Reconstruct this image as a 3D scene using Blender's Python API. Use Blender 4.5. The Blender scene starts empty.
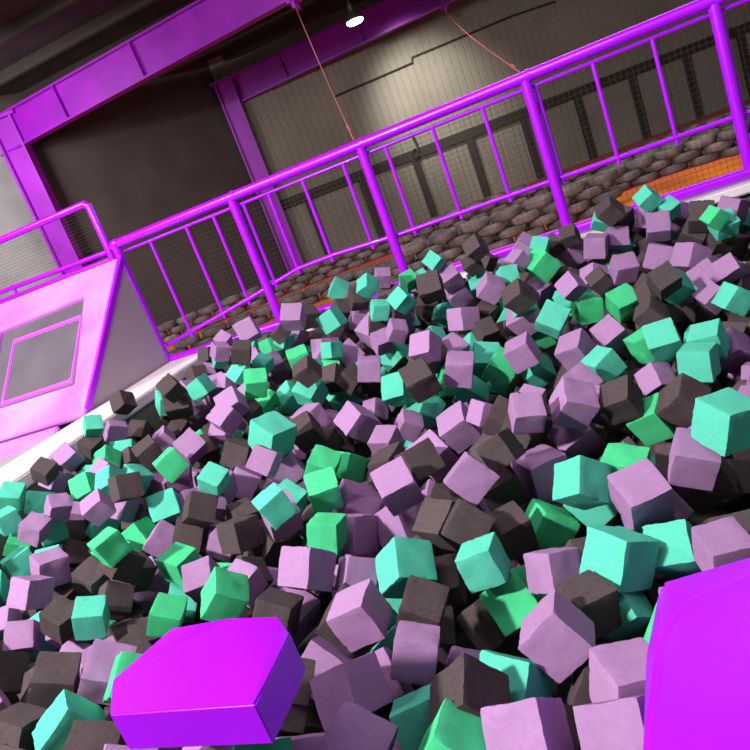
import bpy, bmesh, math, random
from mathutils import Vector, Matrix, Euler, Quaternion, noise
random.seed(5)
C = bpy.context.scene.collection
SC = bpy.context.scene

# ------------------------------------------------------------------ helpers
def tag(o, label=None, cat=None, group=None, kind=None):
    if label: o['label'] = label
    if cat: o['category'] = cat
    if group: o['group'] = group
    if kind: o['kind'] = kind
    return o

def empty(name, loc=(0, 0, 0)):
    o = bpy.data.objects.new(name, None); C.objects.link(o); o.location = loc
    o.empty_display_size = .1
    return o

def link(name, me, mat=None, parent=None, loc=None):
    if mat is not None and len(me.materials) == 0: me.materials.append(mat)
    o = bpy.data.objects.new(name, me); C.objects.link(o)
    if parent is not None:
        o.parent = parent
        o.location = -parent.location if loc is None else loc
    elif loc is not None: o.location = loc
    return o

def to_mesh(bm, name, smooth=None):
    bmesh.ops.recalc_face_normals(bm, faces=bm.faces)
    me = bpy.data.meshes.new(name); bm.to_mesh(me); bm.free()
    if smooth is not None:
        for p in me.polygons: p.use_smooth = True
        me.set_sharp_from_angle(angle=math.radians(smooth))
    return me

def add_box(bm, lo, hi, mat=Matrix.Identity(4)):
    vs = [bm.verts.new(mat @ Vector((x, y, z))) for x in (lo[0], hi[0]) for y in (lo[1], hi[1]) for z in (lo[2], hi[2])]
    for f in ((0,1,3,2),(4,6,7,5),(0,4,5,1),(2,3,7,6),(0,2,6,4),(1,5,7,3)):
        bm.faces.new([vs[i] for i in f])

def add_tube(bm, a, b, r, seg=14, caps=True):
    a, b = Vector(a), Vector(b); d = (b - a).normalized()
    u = d.orthogonal().normalized(); v = d.cross(u)
    ra, rb = [], []
    for i in range(seg):
        t = 2 * math.pi * i / seg; o = (u * math.cos(t) + v * math.sin(t)) * r
        ra.append(bm.verts.new(a + o)); rb.append(bm.verts.new(b + o))
    for i in range(seg):
        j = (i + 1) % seg; bm.faces.new([ra[i], ra[j], rb[j], rb[i]])
    if caps: bm.faces.new(ra[::-1]); bm.faces.new(rb)

def add_path(bm, pts, r, seg=12):
    """one continuous mitred tube through the points"""
    pts = [Vector(p) for p in pts]; rings = []
    u = None
    for i, p in enumerate(pts):
        if i == 0: d = (pts[1] - p).normalized()
        elif i == len(pts) - 1: d = (p - pts[-2]).normalized()
        else: d = ((pts[i + 1] - p).normalized() + (p - pts[i - 1]).normalized()).normalized()
        u = d.orthogonal().normalized() if u is None else (u - d * u.dot(d)).normalized()
        v = d.cross(u)
        rings.append([bm.verts.new(p + (u * math.cos(2*math.pi*k/seg) + v * math.sin(2*math.pi*k/seg)) * r) for k in range(seg)])
    for a, b in zip(rings, rings[1:]):
        for k in range(seg):
            j = (k + 1) % seg; bm.faces.new([a[k], a[j], b[j], b[k]])
    bm.faces.new(rings[0][::-1]); bm.faces.new(rings[-1])

def tube_obj(name, pts, r, mat, parent=None, seg=14):
    bm = bmesh.new(); add_path(bm, pts, r, seg)
    return link(name, to_mesh(bm, name, 50), mat, parent)

def slab(bm, pts, off):
    """polygon extruded by the vector off"""
    off = Vector(off); a = [bm.verts.new(Vector(p)) for p in pts]; b = [bm.verts.new(Vector(p) + off) for p in pts]
    bm.faces.new(a); bm.faces.new(b[::-1])
    for i in range(len(a)):
        j = (i + 1) % len(a); bm.faces.new([a[i], b[i], b[j], a[j]])

def frame_mesh(name, outer, inner, off):
    """ring between two quads, extruded"""
    bm = bmesh.new(); off = Vector(off)
    n = len(outer)
    V = [[bm.verts.new(Vector(p) + o) for p in ring] for ring in (outer, inner) for o in (Vector(), off)]
    oa, ob, ia, ib = V
    for i in range(n):
        j = (i + 1) % n
        bm.faces.new([oa[i], oa[j], ia[j], ia[i]]); bm.faces.new([ob[i], ib[i], ib[j], ob[j]])
        bm.faces.new([oa[i], ob[i], ob[j], oa[j]]); bm.faces.new([ia[i], ia[j], ib[j], ib[i]])
    bmesh.ops.bevel(bm, geom=bm.edges[:], offset=.008, segments=2, affect='EDGES', clamp_overlap=True)
    return to_mesh(bm, name, 40)

# ------------------------------------------------------------------ materials
def srgb(r, g, b):
    f = lambda c: (c / 12.92 if c <= .04045 else ((c + .055) / 1.055) ** 2.4)
    return (f(r / 255), f(g / 255), f(b / 255), 1)

def mat(name, col, rough=.6, col2=None, scale=8, bump=0, bscale=40, metallic=0, spec=.5, vary=0, detail=4, coat=0):
    m = bpy.data.materials.new(name); m.use_nodes = True; nt = m.node_tree; n = nt.nodes; L = nt.links
    b = n['Principled BSDF']; b.inputs['Roughness'].default_value = rough; b.inputs['Metallic'].default_value = metallic
    b.inputs['Specular IOR Level'].default_value = spec; b.inputs['Coat Weight'].default_value = coat
    tc = n.new('ShaderNodeTexCoord')
    out = None
    if col2 is not None:
        nz = n.new('ShaderNodeTexNoise'); nz.inputs['Scale'].default_value = scale; nz.inputs['Detail'].default_value = detail
        L.new(tc.outputs['Object'], nz.inputs['Vector'])
        rp = n.new('ShaderNodeValToRGB'); rp.color_ramp.elements[0].color = col; rp.color_ramp.elements[1].color = col2
        rp.color_ramp.elements[0].position = .35; rp.color_ramp.elements[1].position = .65
        L.new(nz.outputs['Fac'], rp.inputs['Fac']); out = rp.outputs['Color']
    else:
        rgb = n.new('ShaderNodeRGB'); rgb.outputs[0].default_value = col; out = rgb.outputs[0]
    if vary:
        oi = n.new('ShaderNodeObjectInfo'); mr = n.new('ShaderNodeMapRange')
        mr.inputs['To Min'].default_value = 1 - vary; mr.inputs['To Max'].default_value = 1 + vary
        L.new(oi.outputs['Random'], mr.inputs['Value'])
        hs = n.new('ShaderNodeHueSaturation'); L.new(mr.outputs[0], hs.inputs['Value']); L.new(out, hs.inputs['Color']); out = hs.outputs[0]
    L.new(out, b.inputs['Base Color'])
    if bump:
        nz2 = n.new('ShaderNodeTexNoise'); nz2.inputs['Scale'].default_value = bscale; nz2.inputs['Detail'].default_value = 6
        L.new(tc.outputs['Object'], nz2.inputs['Vector'])
        bp = n.new('ShaderNodeBump'); bp.inputs['Strength'].default_value = bump; bp.inputs['Distance'].default_value = .01
        L.new(nz2.outputs['Fac'], bp.inputs['Height']); L.new(bp.outputs['Normal'], b.inputs['Normal'])
    return m

M_p = mat('foam_mauve', srgb(170, 128, 172), 1, srgb(163, 122, 166), 8, .35, 90, spec=.1, vary=.10)
M_k = mat('foam_charcoal', srgb(88, 75, 77), 1, srgb(80, 68, 70), 8, .35, 90, spec=.1, vary=.14)
M_g = mat('foam_green', srgb(76, 205, 138), 1, srgb(72, 199, 134), 8, .35, 90, spec=.1, vary=.08)
M_t = mat('foam_teal', srgb(92, 200, 172), 1, srgb(86, 194, 168), 8, .35, 90, spec=.1, vary=.08)
FOAM = dict(p=M_p, k=M_k, g=M_g, t=M_t)
M_rail = mat('magenta_paint', srgb(182, 4, 250), .32, srgb(174, 2, 240), 3, .05, 30, spec=.5, coat=.15)
M_beam = mat('magenta_steel', srgb(160, 6, 190), .5, srgb(140, 4, 170), 2, .1, 10, spec=.4)
M_vinyl = mat('purple_vinyl', srgb(170, 0, 240), .42, srgb(162, 0, 232), 4, .12, 14, spec=.4)
M_pad = mat('pad_purple', srgb(232, 150, 244), .45, srgb(222, 110, 245), 1.5, .1, 8, spec=.4)
M_padline = mat('pad_purple_line', srgb(215, 90, 240), .5)
M_tmat = mat('trampoline_mat', srgb(104, 94, 104), .8, srgb(92, 83, 93), 2.5, .2, 60)
M_white = mat('rim_board', srgb(236, 224, 226), .6, srgb(222, 208, 212), 3, .05, 20)
M_gusset = mat('grey_panel', srgb(176, 162, 168), .7, srgb(168, 154, 162), .8, .05, 30)
M_wall = mat('wall_sheet', srgb(128, 120, 108), .75, srgb(118, 110, 98), .8, .05, 20)
M_walll = mat('wall_panel', srgb(78, 66, 62), .85, srgb(68, 58, 54), 1.2, .05, 20)
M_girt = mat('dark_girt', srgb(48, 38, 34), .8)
M_ceil = mat('ceiling_sheet', srgb(46, 38, 34), .8, srgb(30, 25, 22), 1.5, .1, 5)
M_net = mat('net_cord', srgb(48, 42, 40), .9)
M_pit = mat('pit_lining', srgb(104, 112, 102), .9, srgb(80, 88, 80), 3, .3, 8)
M_dark = mat('pit_floor', srgb(26, 24, 24), 1)
M_tyre = mat('tyre_rubber', srgb(122, 110, 108), .7, srgb(84, 74, 74), 5, .5, 60, vary=.25)
M_rope = mat('red_cord', srgb(170, 90, 90), .9)
M_lampm = mat('lamp_metal', srgb(60, 55, 55), .5, metallic=.5)
def emis(name, col, s):
    m = bpy.data.materials.new(name); m.use_nodes = True; b = m.node_tree.nodes['Principled BSDF']
    b.inputs['Base Color'].default_value = col; b.inputs['Emission Color'].default_value = col; b.inputs['Emission Strength'].default_value = s
    return m
M_bulb = emis('lamp_glow', (1, .95, .88, 1), 14)
# kart floor: coloured light painted in, orange near the railing, red further away
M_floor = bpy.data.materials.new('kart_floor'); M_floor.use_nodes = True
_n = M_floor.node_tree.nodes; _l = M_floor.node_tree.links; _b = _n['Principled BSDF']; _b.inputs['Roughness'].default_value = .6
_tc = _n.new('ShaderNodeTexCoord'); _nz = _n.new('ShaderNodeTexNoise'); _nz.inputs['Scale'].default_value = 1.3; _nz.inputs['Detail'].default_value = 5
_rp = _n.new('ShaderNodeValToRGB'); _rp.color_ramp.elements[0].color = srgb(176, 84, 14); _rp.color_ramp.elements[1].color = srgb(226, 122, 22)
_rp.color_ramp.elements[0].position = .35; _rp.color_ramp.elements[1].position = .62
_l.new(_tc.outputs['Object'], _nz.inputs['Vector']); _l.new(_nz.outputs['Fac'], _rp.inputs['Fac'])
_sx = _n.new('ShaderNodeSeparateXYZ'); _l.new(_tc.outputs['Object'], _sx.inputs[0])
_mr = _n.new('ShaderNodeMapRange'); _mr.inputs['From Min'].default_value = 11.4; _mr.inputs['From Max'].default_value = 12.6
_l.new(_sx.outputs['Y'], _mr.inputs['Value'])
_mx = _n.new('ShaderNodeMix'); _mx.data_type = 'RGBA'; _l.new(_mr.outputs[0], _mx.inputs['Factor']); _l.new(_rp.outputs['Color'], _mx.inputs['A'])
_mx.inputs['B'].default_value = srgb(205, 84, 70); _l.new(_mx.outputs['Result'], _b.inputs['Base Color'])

# ------------------------------------------------------------------ camera
cd = bpy.data.cameras.new('camera'); cd.sensor_width = 36; cd.lens = 33.6; cd.clip_start = .05; cd.clip_end = 200
cam = bpy.data.objects.new('camera', cd); C.objects.link(cam); SC.camera = cam
_r = Vector((0.90498739, 0.24738947, -0.34611598)); _u = Vector((0.25361193, 0.33949317, 0.90577336)); _f = Vector((-0.34158281, 0.90749261, -0.24449611))
cam.matrix_world = Matrix.Translation((0, 0, .851)) @ Matrix((_r, _u, -_f)).transposed().to_4x4()

# ------------------------------------------------------------------ room shell
def struct(name, bm, m, smooth=None):
    return tag(link(name, to_mesh(bm, name, smooth), m), kind='structure')
FZ = -.6
KB = Vector((-8.35, 18.75, 0)); WD = Vector((.939, .343, 0)).normalized(); WN = Vector((-WD.y, WD.x, 0))   # wall_back line
LA = Vector((-11.25, 13.5, 0)); LD = (KB - LA).normalized(); LN = Vector((-LD.y, LD.x, 0))
def corrugated(bm, a, d, n, length, z0, z1, pitch, depth):
    k = int(length / pitch); rows = []
    for i in range(k + 1):
        for t, o in ((0, 0), (.78, 0), (.84, depth), (.94, depth)):
            p = a + d * ((i + t) * pitch) + n * o
            rows.append((bm.verts.new(p + Vector((0, 0, z0))), bm.verts.new(p + Vector((0, 0, z1)))))
    for a_, b_ in zip(rows, rows[1:]): bm.faces.new([a_[0], b_[0], b_[1], a_[1]])
bm = bmesh.new(); corrugated(bm, KB, WD, WN, 26, FZ, 7.6, .21, .014); struct('wall_back', bm, M_wall)
bm = bmesh.new(); slab(bm, [LA + Vector((0,0,FZ)), KB + Vector((0,0,FZ)), KB + Vector((0,0,7)), LA + Vector((0,0,7))], LN * .1); struct('wall_left', bm, M_walll)
FAR = LA - LD * 16
M_wall_lit = mat('wall_panel_lit', srgb(150, 146, 146), .8, srgb(130, 126, 128), 1.2)  # continues the left wall, its lit tone painted as a lighter grey
bm = bmesh.new(); slab(bm, [FAR + Vector((0,0,FZ)), LA + Vector((0,0,FZ)), LA + Vector((0,0,7)), FAR + Vector((0,0,7))], LN * .1); struct('wall_side', bm, M_wall_lit)
bm = bmesh.new(); add_box(bm, (-22, 5.95, FZ - .1), (20, 32, FZ)); struct('floor', bm, M_floor)
# ceiling: ribbed sheet rising away from the eaves, with dark purlins below it
bm = bmesh.new()
add_box(bm, (-22, -8, 5.45), (20, 32, 5.55))
struct('ceiling', bm, M_ceil)
for i in range(11):
    bm = bmesh.new(); add_box(bm, (-22, 6.5 + i * 1.55, 5.25), (20, 6.62 + i * 1.55, 5.45)); struct('trim_purlin', bm, M_girt)
# girt band along the back wall and the posts below it
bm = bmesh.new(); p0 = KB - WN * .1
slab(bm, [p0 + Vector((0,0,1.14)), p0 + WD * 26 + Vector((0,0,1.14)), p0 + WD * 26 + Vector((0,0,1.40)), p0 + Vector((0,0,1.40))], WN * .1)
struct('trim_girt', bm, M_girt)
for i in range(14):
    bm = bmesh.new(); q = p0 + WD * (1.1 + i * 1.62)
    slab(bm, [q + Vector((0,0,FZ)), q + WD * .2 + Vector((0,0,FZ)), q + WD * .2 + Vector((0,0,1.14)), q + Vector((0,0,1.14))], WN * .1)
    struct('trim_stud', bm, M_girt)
# conduit run and cable on the lit wall
q = [KB + WD * d - WN * .06 + Vector((0, 0, z)) for d, z in ((2.9, 3.45), (5.2, 3.55), (5.25, 3.68), (8.2, 3.75), (9.4, 3.7))]
tag(tube_obj('cable_conduit', q, .025, M_girt), 'thin dark cable conduit running along the lit corrugated wall', 'conduit')
q = [KB + WD * d - WN * .16 + Vector((0, 0, z)) for d, z in ((4.55, 1.85), (4.62, 1.5), (4.56, 1.2), (4.42, 1.15), (4.4, 1.35), (4.52, 1.42))]
tag(tube_obj('hanging_cable', q, .025, M_girt), 'short dark cable loop hanging on the wall above the girt band', 'cable')
# pit shell
bm = bmesh.new(); add_box(bm, (-4.1, -.6, -1.15), (3.4, 5.82, -1.05)); struct('floor_pit', bm, M_dark)
bm = bmesh.new(); add_box(bm, (-3.72, 5.725, -1.05), (3.4, 5.80, -.13)); struct('wall_pit_back', bm, M_pit)
bm = bmesh.new(); add_box(bm, (-3.72, -.6, -1.05), (-3.62, 5.72, -.10)); struct('wall_pit_left', bm, M_pit)
bm = bmesh.new(); add_box(bm, (-3.7, 5.66, -.125), (3.4, 5.95, -.055)); bmesh.ops.bevel(bm, geom=bm.edges[:], offset=.01, segments=2, affect='EDGES'); struct('trim_pit_back', bm, M_white)
bm = bmesh.new(); add_box(bm, (-4.13, -.6, -.10), (-3.60, 5.76, -.01)); bmesh.ops.bevel(bm, geom=bm.edges[:], offset=.012, segments=2, affect='EDGES'); struct('trim_pit_left', bm, M_white)
bm = bmesh.new(); add_box(bm, (-4.2, 5.83, FZ), (3.4, 5.95, -.13)); struct('wall_platform', bm, M_gusset)
bm = bmesh.new(); add_box(bm, (-12, -1.0, -1.0), (-4.14, 5.7, -.12)); struct('floor_side', bm, M_gusset)

# ------------------------------------------------------------------ steel frame
def ibeam(name, a, b, h, label, stiff, parts=()):
    """a, b: ends of the LOWER flange centre line"""
    a, b = Vector(a), Vector(b); d = (b - a).normalized(); up = (Vector((0,0,1)) - d * d.z).normalized(); s = d.cross(up)
    t = empty(name, a); tag(t, label, 'beam')
    m = Matrix((d, s, up)).transposed().to_4x4(); m.translation = a; L_ = (b - a).length
    for nm, lo, hi in (('web', (0, -.02, .04), (L_, .02, h - .04)), ('flange', (0, -.13, 0), (L_, .13, .04)), ('flange', (0, -.13, h - .04), (L_, .13, h))):
        bm = bmesh.new(); add_box(bm, lo, hi, m); link(nm, to_mesh(bm, nm), M_beam, t)
    for x in stiff:
        bm = bmesh.new(); add_box(bm, (x, -.12, .04), (x + .035, .12, h - .04), m); link('stiffener', to_mesh(bm, 'stiffener'), M_beam, t)
    for x in parts:   # splice: end plates with bolts hanging under the flange
        bm = bmesh.new(); add_box(bm, (x, -.15, -.16), (x + .06, .15, h + .03), m); add_box(bm, (x - .08, -.15, -.05), (x + .14, .15, 0), m)
        link('splice_plate', to_mesh(bm, 'splice_plate'), M_beam, t)
    return t
ibeam('steel_beam', (-11.2, 13.35, 4.20), (9, 13.45, 4.75), .74, 'deep purple steel beam crossing the ceiling nearest the pit', [1.9, 3.9, 9.3, 11.3, 13.3], [7.25])
ibeam('steel_beam', (-8.35, 18.72, 4.12), (12, 22.0, 5.02), .70, 'purple steel beam close to the lit corrugated wall, lamp in front', [1.9, 4.1, 8.3, 10.4], [6.3])
def column(a, w, h, label, ang):
    t = empty('steel_column', (a[0], a[1], FZ)); tag(t, label, 'column')
    m = Matrix.Translation(t.location) @ Matrix.Rotation(ang, 4, 'Z')
    for nm, lo, hi in (('web', (-w/2+.05, -.03, 0), (w/2-.05, .03, h)), ('flange', (-w/2, -.15, 0), (-w/2+.05, .15, h)), ('flange', (w/2-.05, -.15, 0), (w/2, .15, h)),
                       ('cap_plate', (-w/2-.1, -.17, h), (w/2+.1, .17, h+.06)), ('base_plate', (-w/2-.08, -.18, 0), (w/2+.08, .18, .04))):
        bm = bmesh.new(); add_box(bm, lo, hi, m); link(nm, to_mesh(bm, nm), M_beam, t)
    return t
column((-10.8, 13.3), .52, 5.45, 'bright purple steel column behind the small corner guard rail', .25)
column((-8.05, 18.55), .50, 5.35, 'purple steel column where the dark wall meets the corrugated wall', .3)

# ------------------------------------------------------------------ pendant lamp
t = empty('pendant_lamp', (-3.35, 15.0, 3.96)); tag(t, 'small round high bay lamp glowing in front of the purple beam', 'lamp')
def lathe(name, prof, m, parent, seg=28, smooth=40):
    bm = bmesh.new(); rings = []
    for r, z in prof: rings.append([bm.verts.new((r * math.cos(2*math.pi*i/seg), r * math.sin(2*math.pi*i/seg), z)) for i in range(seg)])
    for a, b in zip(rings, rings[1:]):
        for i in range(seg): j = (i+1) % seg; bm.faces.new([a[i], a[j], b[j], b[i]])
    if prof[0] != prof[-1]: bm.faces.new(rings[0]); bm.faces.new(rings[-1])
    return link(name, to_mesh(bm, name, smooth), m, parent, loc=(0, 0, 0))
lathe('lamp_housing', [(.05, .34), (.07, .33), (.08, .2), (.12, .16), (.19, .06), (.19, .03)], M_lampm, t)
lathe('lamp_lens', [(.17, .03), (.175, 0), (.14, -.03), (.05, -.04)], M_bulb, t)
bm = bmesh.new(); add_tube(bm, (0, 0, .34), (0, 0, 1.5), .012, 8); link('lamp_cord', to_mesh(bm, 'lamp_cord', 50), M_lampm, t, loc=(0, 0, 0))

# ------------------------------------------------------------------ main railing with its net
FY = 5.786
rail = empty('railing', (-1.5, FY, 0)); tag(rail, 'long magenta tube railing with netting behind the foam pit', 'railing')
PX = [-4.157, -2.85, -1.59, -.215, 1.105, 2.42]
tube_obj('top_rail', [(-4.18, FY, 1.17), (-4.157, FY, 1.2), (3.3, FY, 1.2)], .047, M_rail, rail, 18)
tube_obj('base_rail', [(-4.17, FY, 0), (3.3, FY, 0)], .042, M_rail, rail, 16)
for x in PX:
    tube_obj('post', [(x, FY, -.02), (x, FY, 1.19)], .040, M_rail, rail, 16)
    tube_obj('collar', [(x + .02, FY, 1.2), (x + .05, FY, 1.2)], .051, M_rail, rail, 18)
tube_obj('second_rail', [(-4.12, 5.83, 1.115), (3.3, 5.83, 1.125)], .016, M_rail, rail, 10)
LB = [(-4.12, 5.83, .14), (-3.08, 5.83, .31), (-2.52, 5.83, .42), (-2.14, 5.83, .43), (-1.59, 5.83, .41), (3.3, 5.83, .40)]
tube_obj('lower_rail', LB, .019, M_rail, rail, 10)
def lbz(x):
    for a, b in zip(LB, LB[1:]):
        if a[0] <= x <= b[0]: return a[2] + (b[2] - a[2]) * (x - a[0]) / (b[0] - a[0])
    return .4
BX = [-3.81, -3.40, -3.10, -2.78, -2.52, -2.18, -1.79, -1.40, -.99, -.575, -.155, .27, .69, 1.15, 1.57, 1.99, 2.8]
for x in BX: tube_obj('bar', [(x, 5.83, lbz(x) - .05), (x, 5.83, 1.12)], .016, M_rail, rail, 10)
def net(name, x0, x1, zlo, zhi, y, parent, pitch=.042, r=.0014):
    bm = bmesh.new(); x = x0
    def strand(a, b):
        a, b = Vector(a), Vector(b); d = (b - a).normalized(); u = Vector((0, 1, 0)); v = d.cross(u)
        A = [bm.verts.new(a + (u * math.cos(k) + v * math.sin(k)) * r) for k in (0, 2.09, 4.19)]
        B = [bm.verts.new(b + (u * math.cos(k) + v * math.sin(k)) * r) for k in (0, 2.09, 4.19)]
        for k in range(3): bm.faces.new([A[k], A[(k+1)%3], B[(k+1)%3], B[k]])
    while x < x1: strand((x, y, zlo(x)), (x, y, zhi)); x += pitch
    z = min(zlo(x0), zlo(x1)) ; z = .02 if z < .02 else z
    while z < zhi:
        xs = x0
        while xs < x1 and zlo(xs) > z: xs += pitch
        strand((xs, y, z), (x1, y, z)); z += pitch
    return link(name, to_mesh(bm, name), M_net, parent)
net('safety_net', -4.1, 3.25, lambda x: .03, 1.14, 5.87, rail)

# ------------------------------------------------------------------ corner guard rail above the slanted trampoline
g = empty('guard_rail', (-5.5, 5.85, 1.1)); tag(g, 'short magenta guard rail with mesh above the slanted trampoline', 'railing')
tube_obj('top_rail', [(-7.2, 5.85, 1.66), (-4.32, 5.85, 1.645), (-4.285, 5.85, 1.61), (-4.285, 5.85, 1.05)], .036, M_rail, g, 16)
tube_obj('lower_rail', [(-7.2, 5.85, 1.225), (-4.28, 5.85, 1.165)], .024, M_rail, g, 12)
tube_obj('base_rail', [(-7.2, 5.85, 1.11), (-4.28, 5.85, 1.085)], .032, M_rail, g, 14)
for x in (-5.53, -6.6): tube_obj('spacer', [(x, 5.85, 1.10), (x, 5.85, 1.22)], .016, M_rail, g, 8)
net('mesh_screen', -7.2, -4.32, lambda x: 1.24, 1.63, 5.865, g, .032, .0012)

# ------------------------------------------------------------------ slanted wall trampoline
def sl(x, y): return (x, y, (y - 4.5) * 1.05 / 1.28)          # a point of the slanted plane
SN = Vector((0, -.634, .773))
tr = empty('wall_trampoline', (-5.6, 4.6, 0)); tag(tr, 'slanted trampoline wall with purple padded frame beside the white rim', 'trampoline')
bm = bmesh.new()
slab(bm, [(-4.14, 4.50, -.01), (-4.14, 5.78, 1.045), (-4.13, 5.78, -.01)], (-4.2, 0, 0)); link('core', to_mesh(bm, 'core'), M_gusset, tr)
off = SN * .045; T = SN * .001
V = lambda *pts: [Vector(sl(*p)) + T for p in pts]
outer = V((-8.2, 5.80), (-4.16, 5.77), (-4.13, 4.45), (-8.2, 4.45)); inner = V((-5.54, 5.47), (-4.48, 5.50), (-4.32, 4.72), (-5.36, 4.72))
link('pad_frame', frame_mesh('pad_frame', [outer[i] for i in range(4)], inner, off), M_pad, tr)
bm = bmesh.new(); slab(bm, V((-8.2, 4.43), (-4.4, 4.43), (-4.4, 4.30), (-8.2, 4.30)), off); bmesh.ops.bevel(bm, geom=bm.edges[:], offset=.01, segments=2, affect='EDGES')
link('lower_pad', to_mesh(bm, 'lower_pad', 40), M_pad, tr)
bm = bmesh.new(); slab(bm, V((-5.54, 5.47), (-4.48, 5.50), (-4.32, 4.72), (-5.36, 4.72)), SN * .008); link('jump_mat', to_mesh(bm, 'jump_mat'), M_tmat, tr)
o2 = V((-5.35, 5.36), (-4.47, 5.36), (-4.39, 4.76), (-5.24, 4.76)); i2 = V((-5.31, 5.32), (-4.50, 5.32), (-4.425, 4.80), (-5.205, 4.80))
link('marking_frame', frame_mesh('marking_frame', o2, i2, SN * .02), M_padline, tr)
bm = bmesh.new(); slab(bm, [Vector(sl(-4.13, 4.5)) + off, Vector(sl(-4.13, 5.78)) + off, Vector(sl(-4.13, 5.78)) - SN*.01, Vector(sl(-4.13, 4.5)) - SN*.01], (.02, 0, 0)); link('edge_strip', to_mesh(bm, 'edge_strip'), M_rail, tr)

# ------------------------------------------------------------------ ropes from the beams to the posts
for a, b, lb in (((-3.93, 13.35, 4.30), (-1.62, FY, 1.25), 'thin red safety cord tied to the railing post below the pendant lamp'),
                 ((-2.2, 19.75, 4.45), (-.235, FY, 1.25), 'thin red safety cord slanting to the railing post at mid railing')):
    a, b = Vector(a), Vector(b); bm = bmesh.new(); add_path(bm, [a.lerp(b, k / 6) - Vector((0, 0, .12 * math.sin(math.pi * k / 6))) for k in range(7)], .006, 6)
    r = empty('safety_cord', b); tag(r, lb, 'rope', 'safety cords from the beams')
    link('cord', to_mesh(bm, 'cord', 50), M_rope, r)
    d = (a - b).normalized(); bm = bmesh.new(); add_tube(bm, b + d * .32, b + d * .42, .014, 10)
    link('turnbuckle', to_mesh(bm, 'turnbuckle', 50), M_rope, r)

# ------------------------------------------------------------------ tyre barriers
def tyre_mesh(seed):
    rnd = random.Random(seed); R0, r, w = .225, .125, .062
    prof = [(r, -w*.7), (r + .012, -w), (R0 - .03, -w), (R0 - .008, -w*.72), (R0, -w*.3), (R0, w*.3), (R0 - .008, w*.72), (R0 - .03, w), (r + .012, w), (r, w*.7), (r + .02, w*.4), (r + .06, 0), (r + .02, -w*.4)]
    seg = 40; bm = bmesh.new(); rings = []
    for i in range(seg):
        a = 2 * math.pi * i / seg; tread = .006 if i % 2 else 0; sq = 1 + .03 * math.sin(2 * a + seed)
        rings.append([bm.verts.new(((rr - (tread if rr > R0 - .01 else 0)) * math.cos(a) * sq, (rr - (tread if rr > R0 - .01 else 0)) * math.sin(a) / sq, z)) for rr, z in prof])
    n = len(prof)
    for i in range(seg):
        A, B = rings[i], rings[(i + 1) % seg]
        for k in range(n): bm.faces.new([A[k], A[(k+1) % n], B[(k+1) % n], B[k]])
    me = to_mesh(bm, 'tyre', 35); me.materials.append(M_tyre); return me
TM = [tyre_mesh(s) for s in range(4)]
ORD = ['first', 'second', 'third', 'fourth', 'fifth', 'sixth', 'seventh', 'eighth', 'ninth', 'tenth', 'eleventh', 'twelfth', 'thirteenth', 'fourteenth', 'fifteenth', 'sixteenth', 'seventeenth',
       'eighteenth', 'nineteenth', 'twentieth', 'twenty-first', 'twenty-second', 'twenty-third', 'twenty-fourth', 'twenty-fifth', 'twenty-sixth', 'twenty-seventh', 'twenty-eighth', 'twenty-ninth', 'thirtieth'] + ['thirty-' + a for a in ('first', 'second', 'third', 'fourth', 'fifth', 'sixth', 'seventh', 'eighth')]
LAYER = ['bottom', 'second', 'third', 'fourth', 'fifth']
def barrier(pts, lv0, where, group, step=.475):
    """tyres laid flat in courses, each course shifted by half a tyre over the one below"""
    pts = [Vector((x, y, 0)) for x, y in pts]
    for k in range(5):
        out = []; carry = (k % 2) * step / 2
        for a, b in zip(pts, pts[1:]):
            L_ = (b - a).length; s = carry
            while s < L_: out.append(a.lerp(b, s / L_)); s += step
            carry = s - L_
        n = 0
        for p in out:
            if k >= (lv0(p.x) if callable(lv0) else lv0): continue
            o = bpy.data.objects.new('tyre', random.choice(TM)); C.objects.link(o)
            o.location = (p.x + random.uniform(-.005, .005), p.y + random.uniform(-.035, .035), FZ + .066 + k * .1275)
            o.rotation_euler = (random.uniform(-.008, .008), random.uniform(-.008, .008), random.uniform(0, 6.28))
            tag(o, '%s tyre from left, %s layer, %s' % (ORD[n], LAYER[k], where), 'tyre', group); n += 1
barrier([(-2.75, 9.95), (-1.9, 10.2), (-.9, 10.35), (.25, 10.75)], 4, 'near tyre barrier behind the middle posts', 'tyres of the near barrier')
barrier([(-6.9, 9.9), (-5.9, 10.5), (-5.1, 11.0), (-4.2, 11.4), (-3.2, 11.2), (-2.2, 11.0), (-1.2, 11.3), (.2, 12.2), (1.2, 12.5), (2.1, 12.2), (3.1, 11.6)], lambda x: 2 if x < -3 else 3, 'curving middle tyre barrier', 'tyres of the curving middle barrier')
barrier([(.6, 13.1), (1.4, 13.2), (2.4, 12.8), (3.4, 12.2)], 3, 'second row of the middle barrier', 'tyres of the second middle row')
barrier([(-9.4, 11.9), (-8.2, 12.6), (-6.8, 13.7), (-5.2, 14.6), (-3.4, 15.2), (-1.5, 15.9), (0, 16.3), (2.3, 17.2), (4.4, 18.0)], lambda x: 3 if x < -1 else 2, 'far tyre barrier below the wall', 'tyres of the far barrier')


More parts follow.
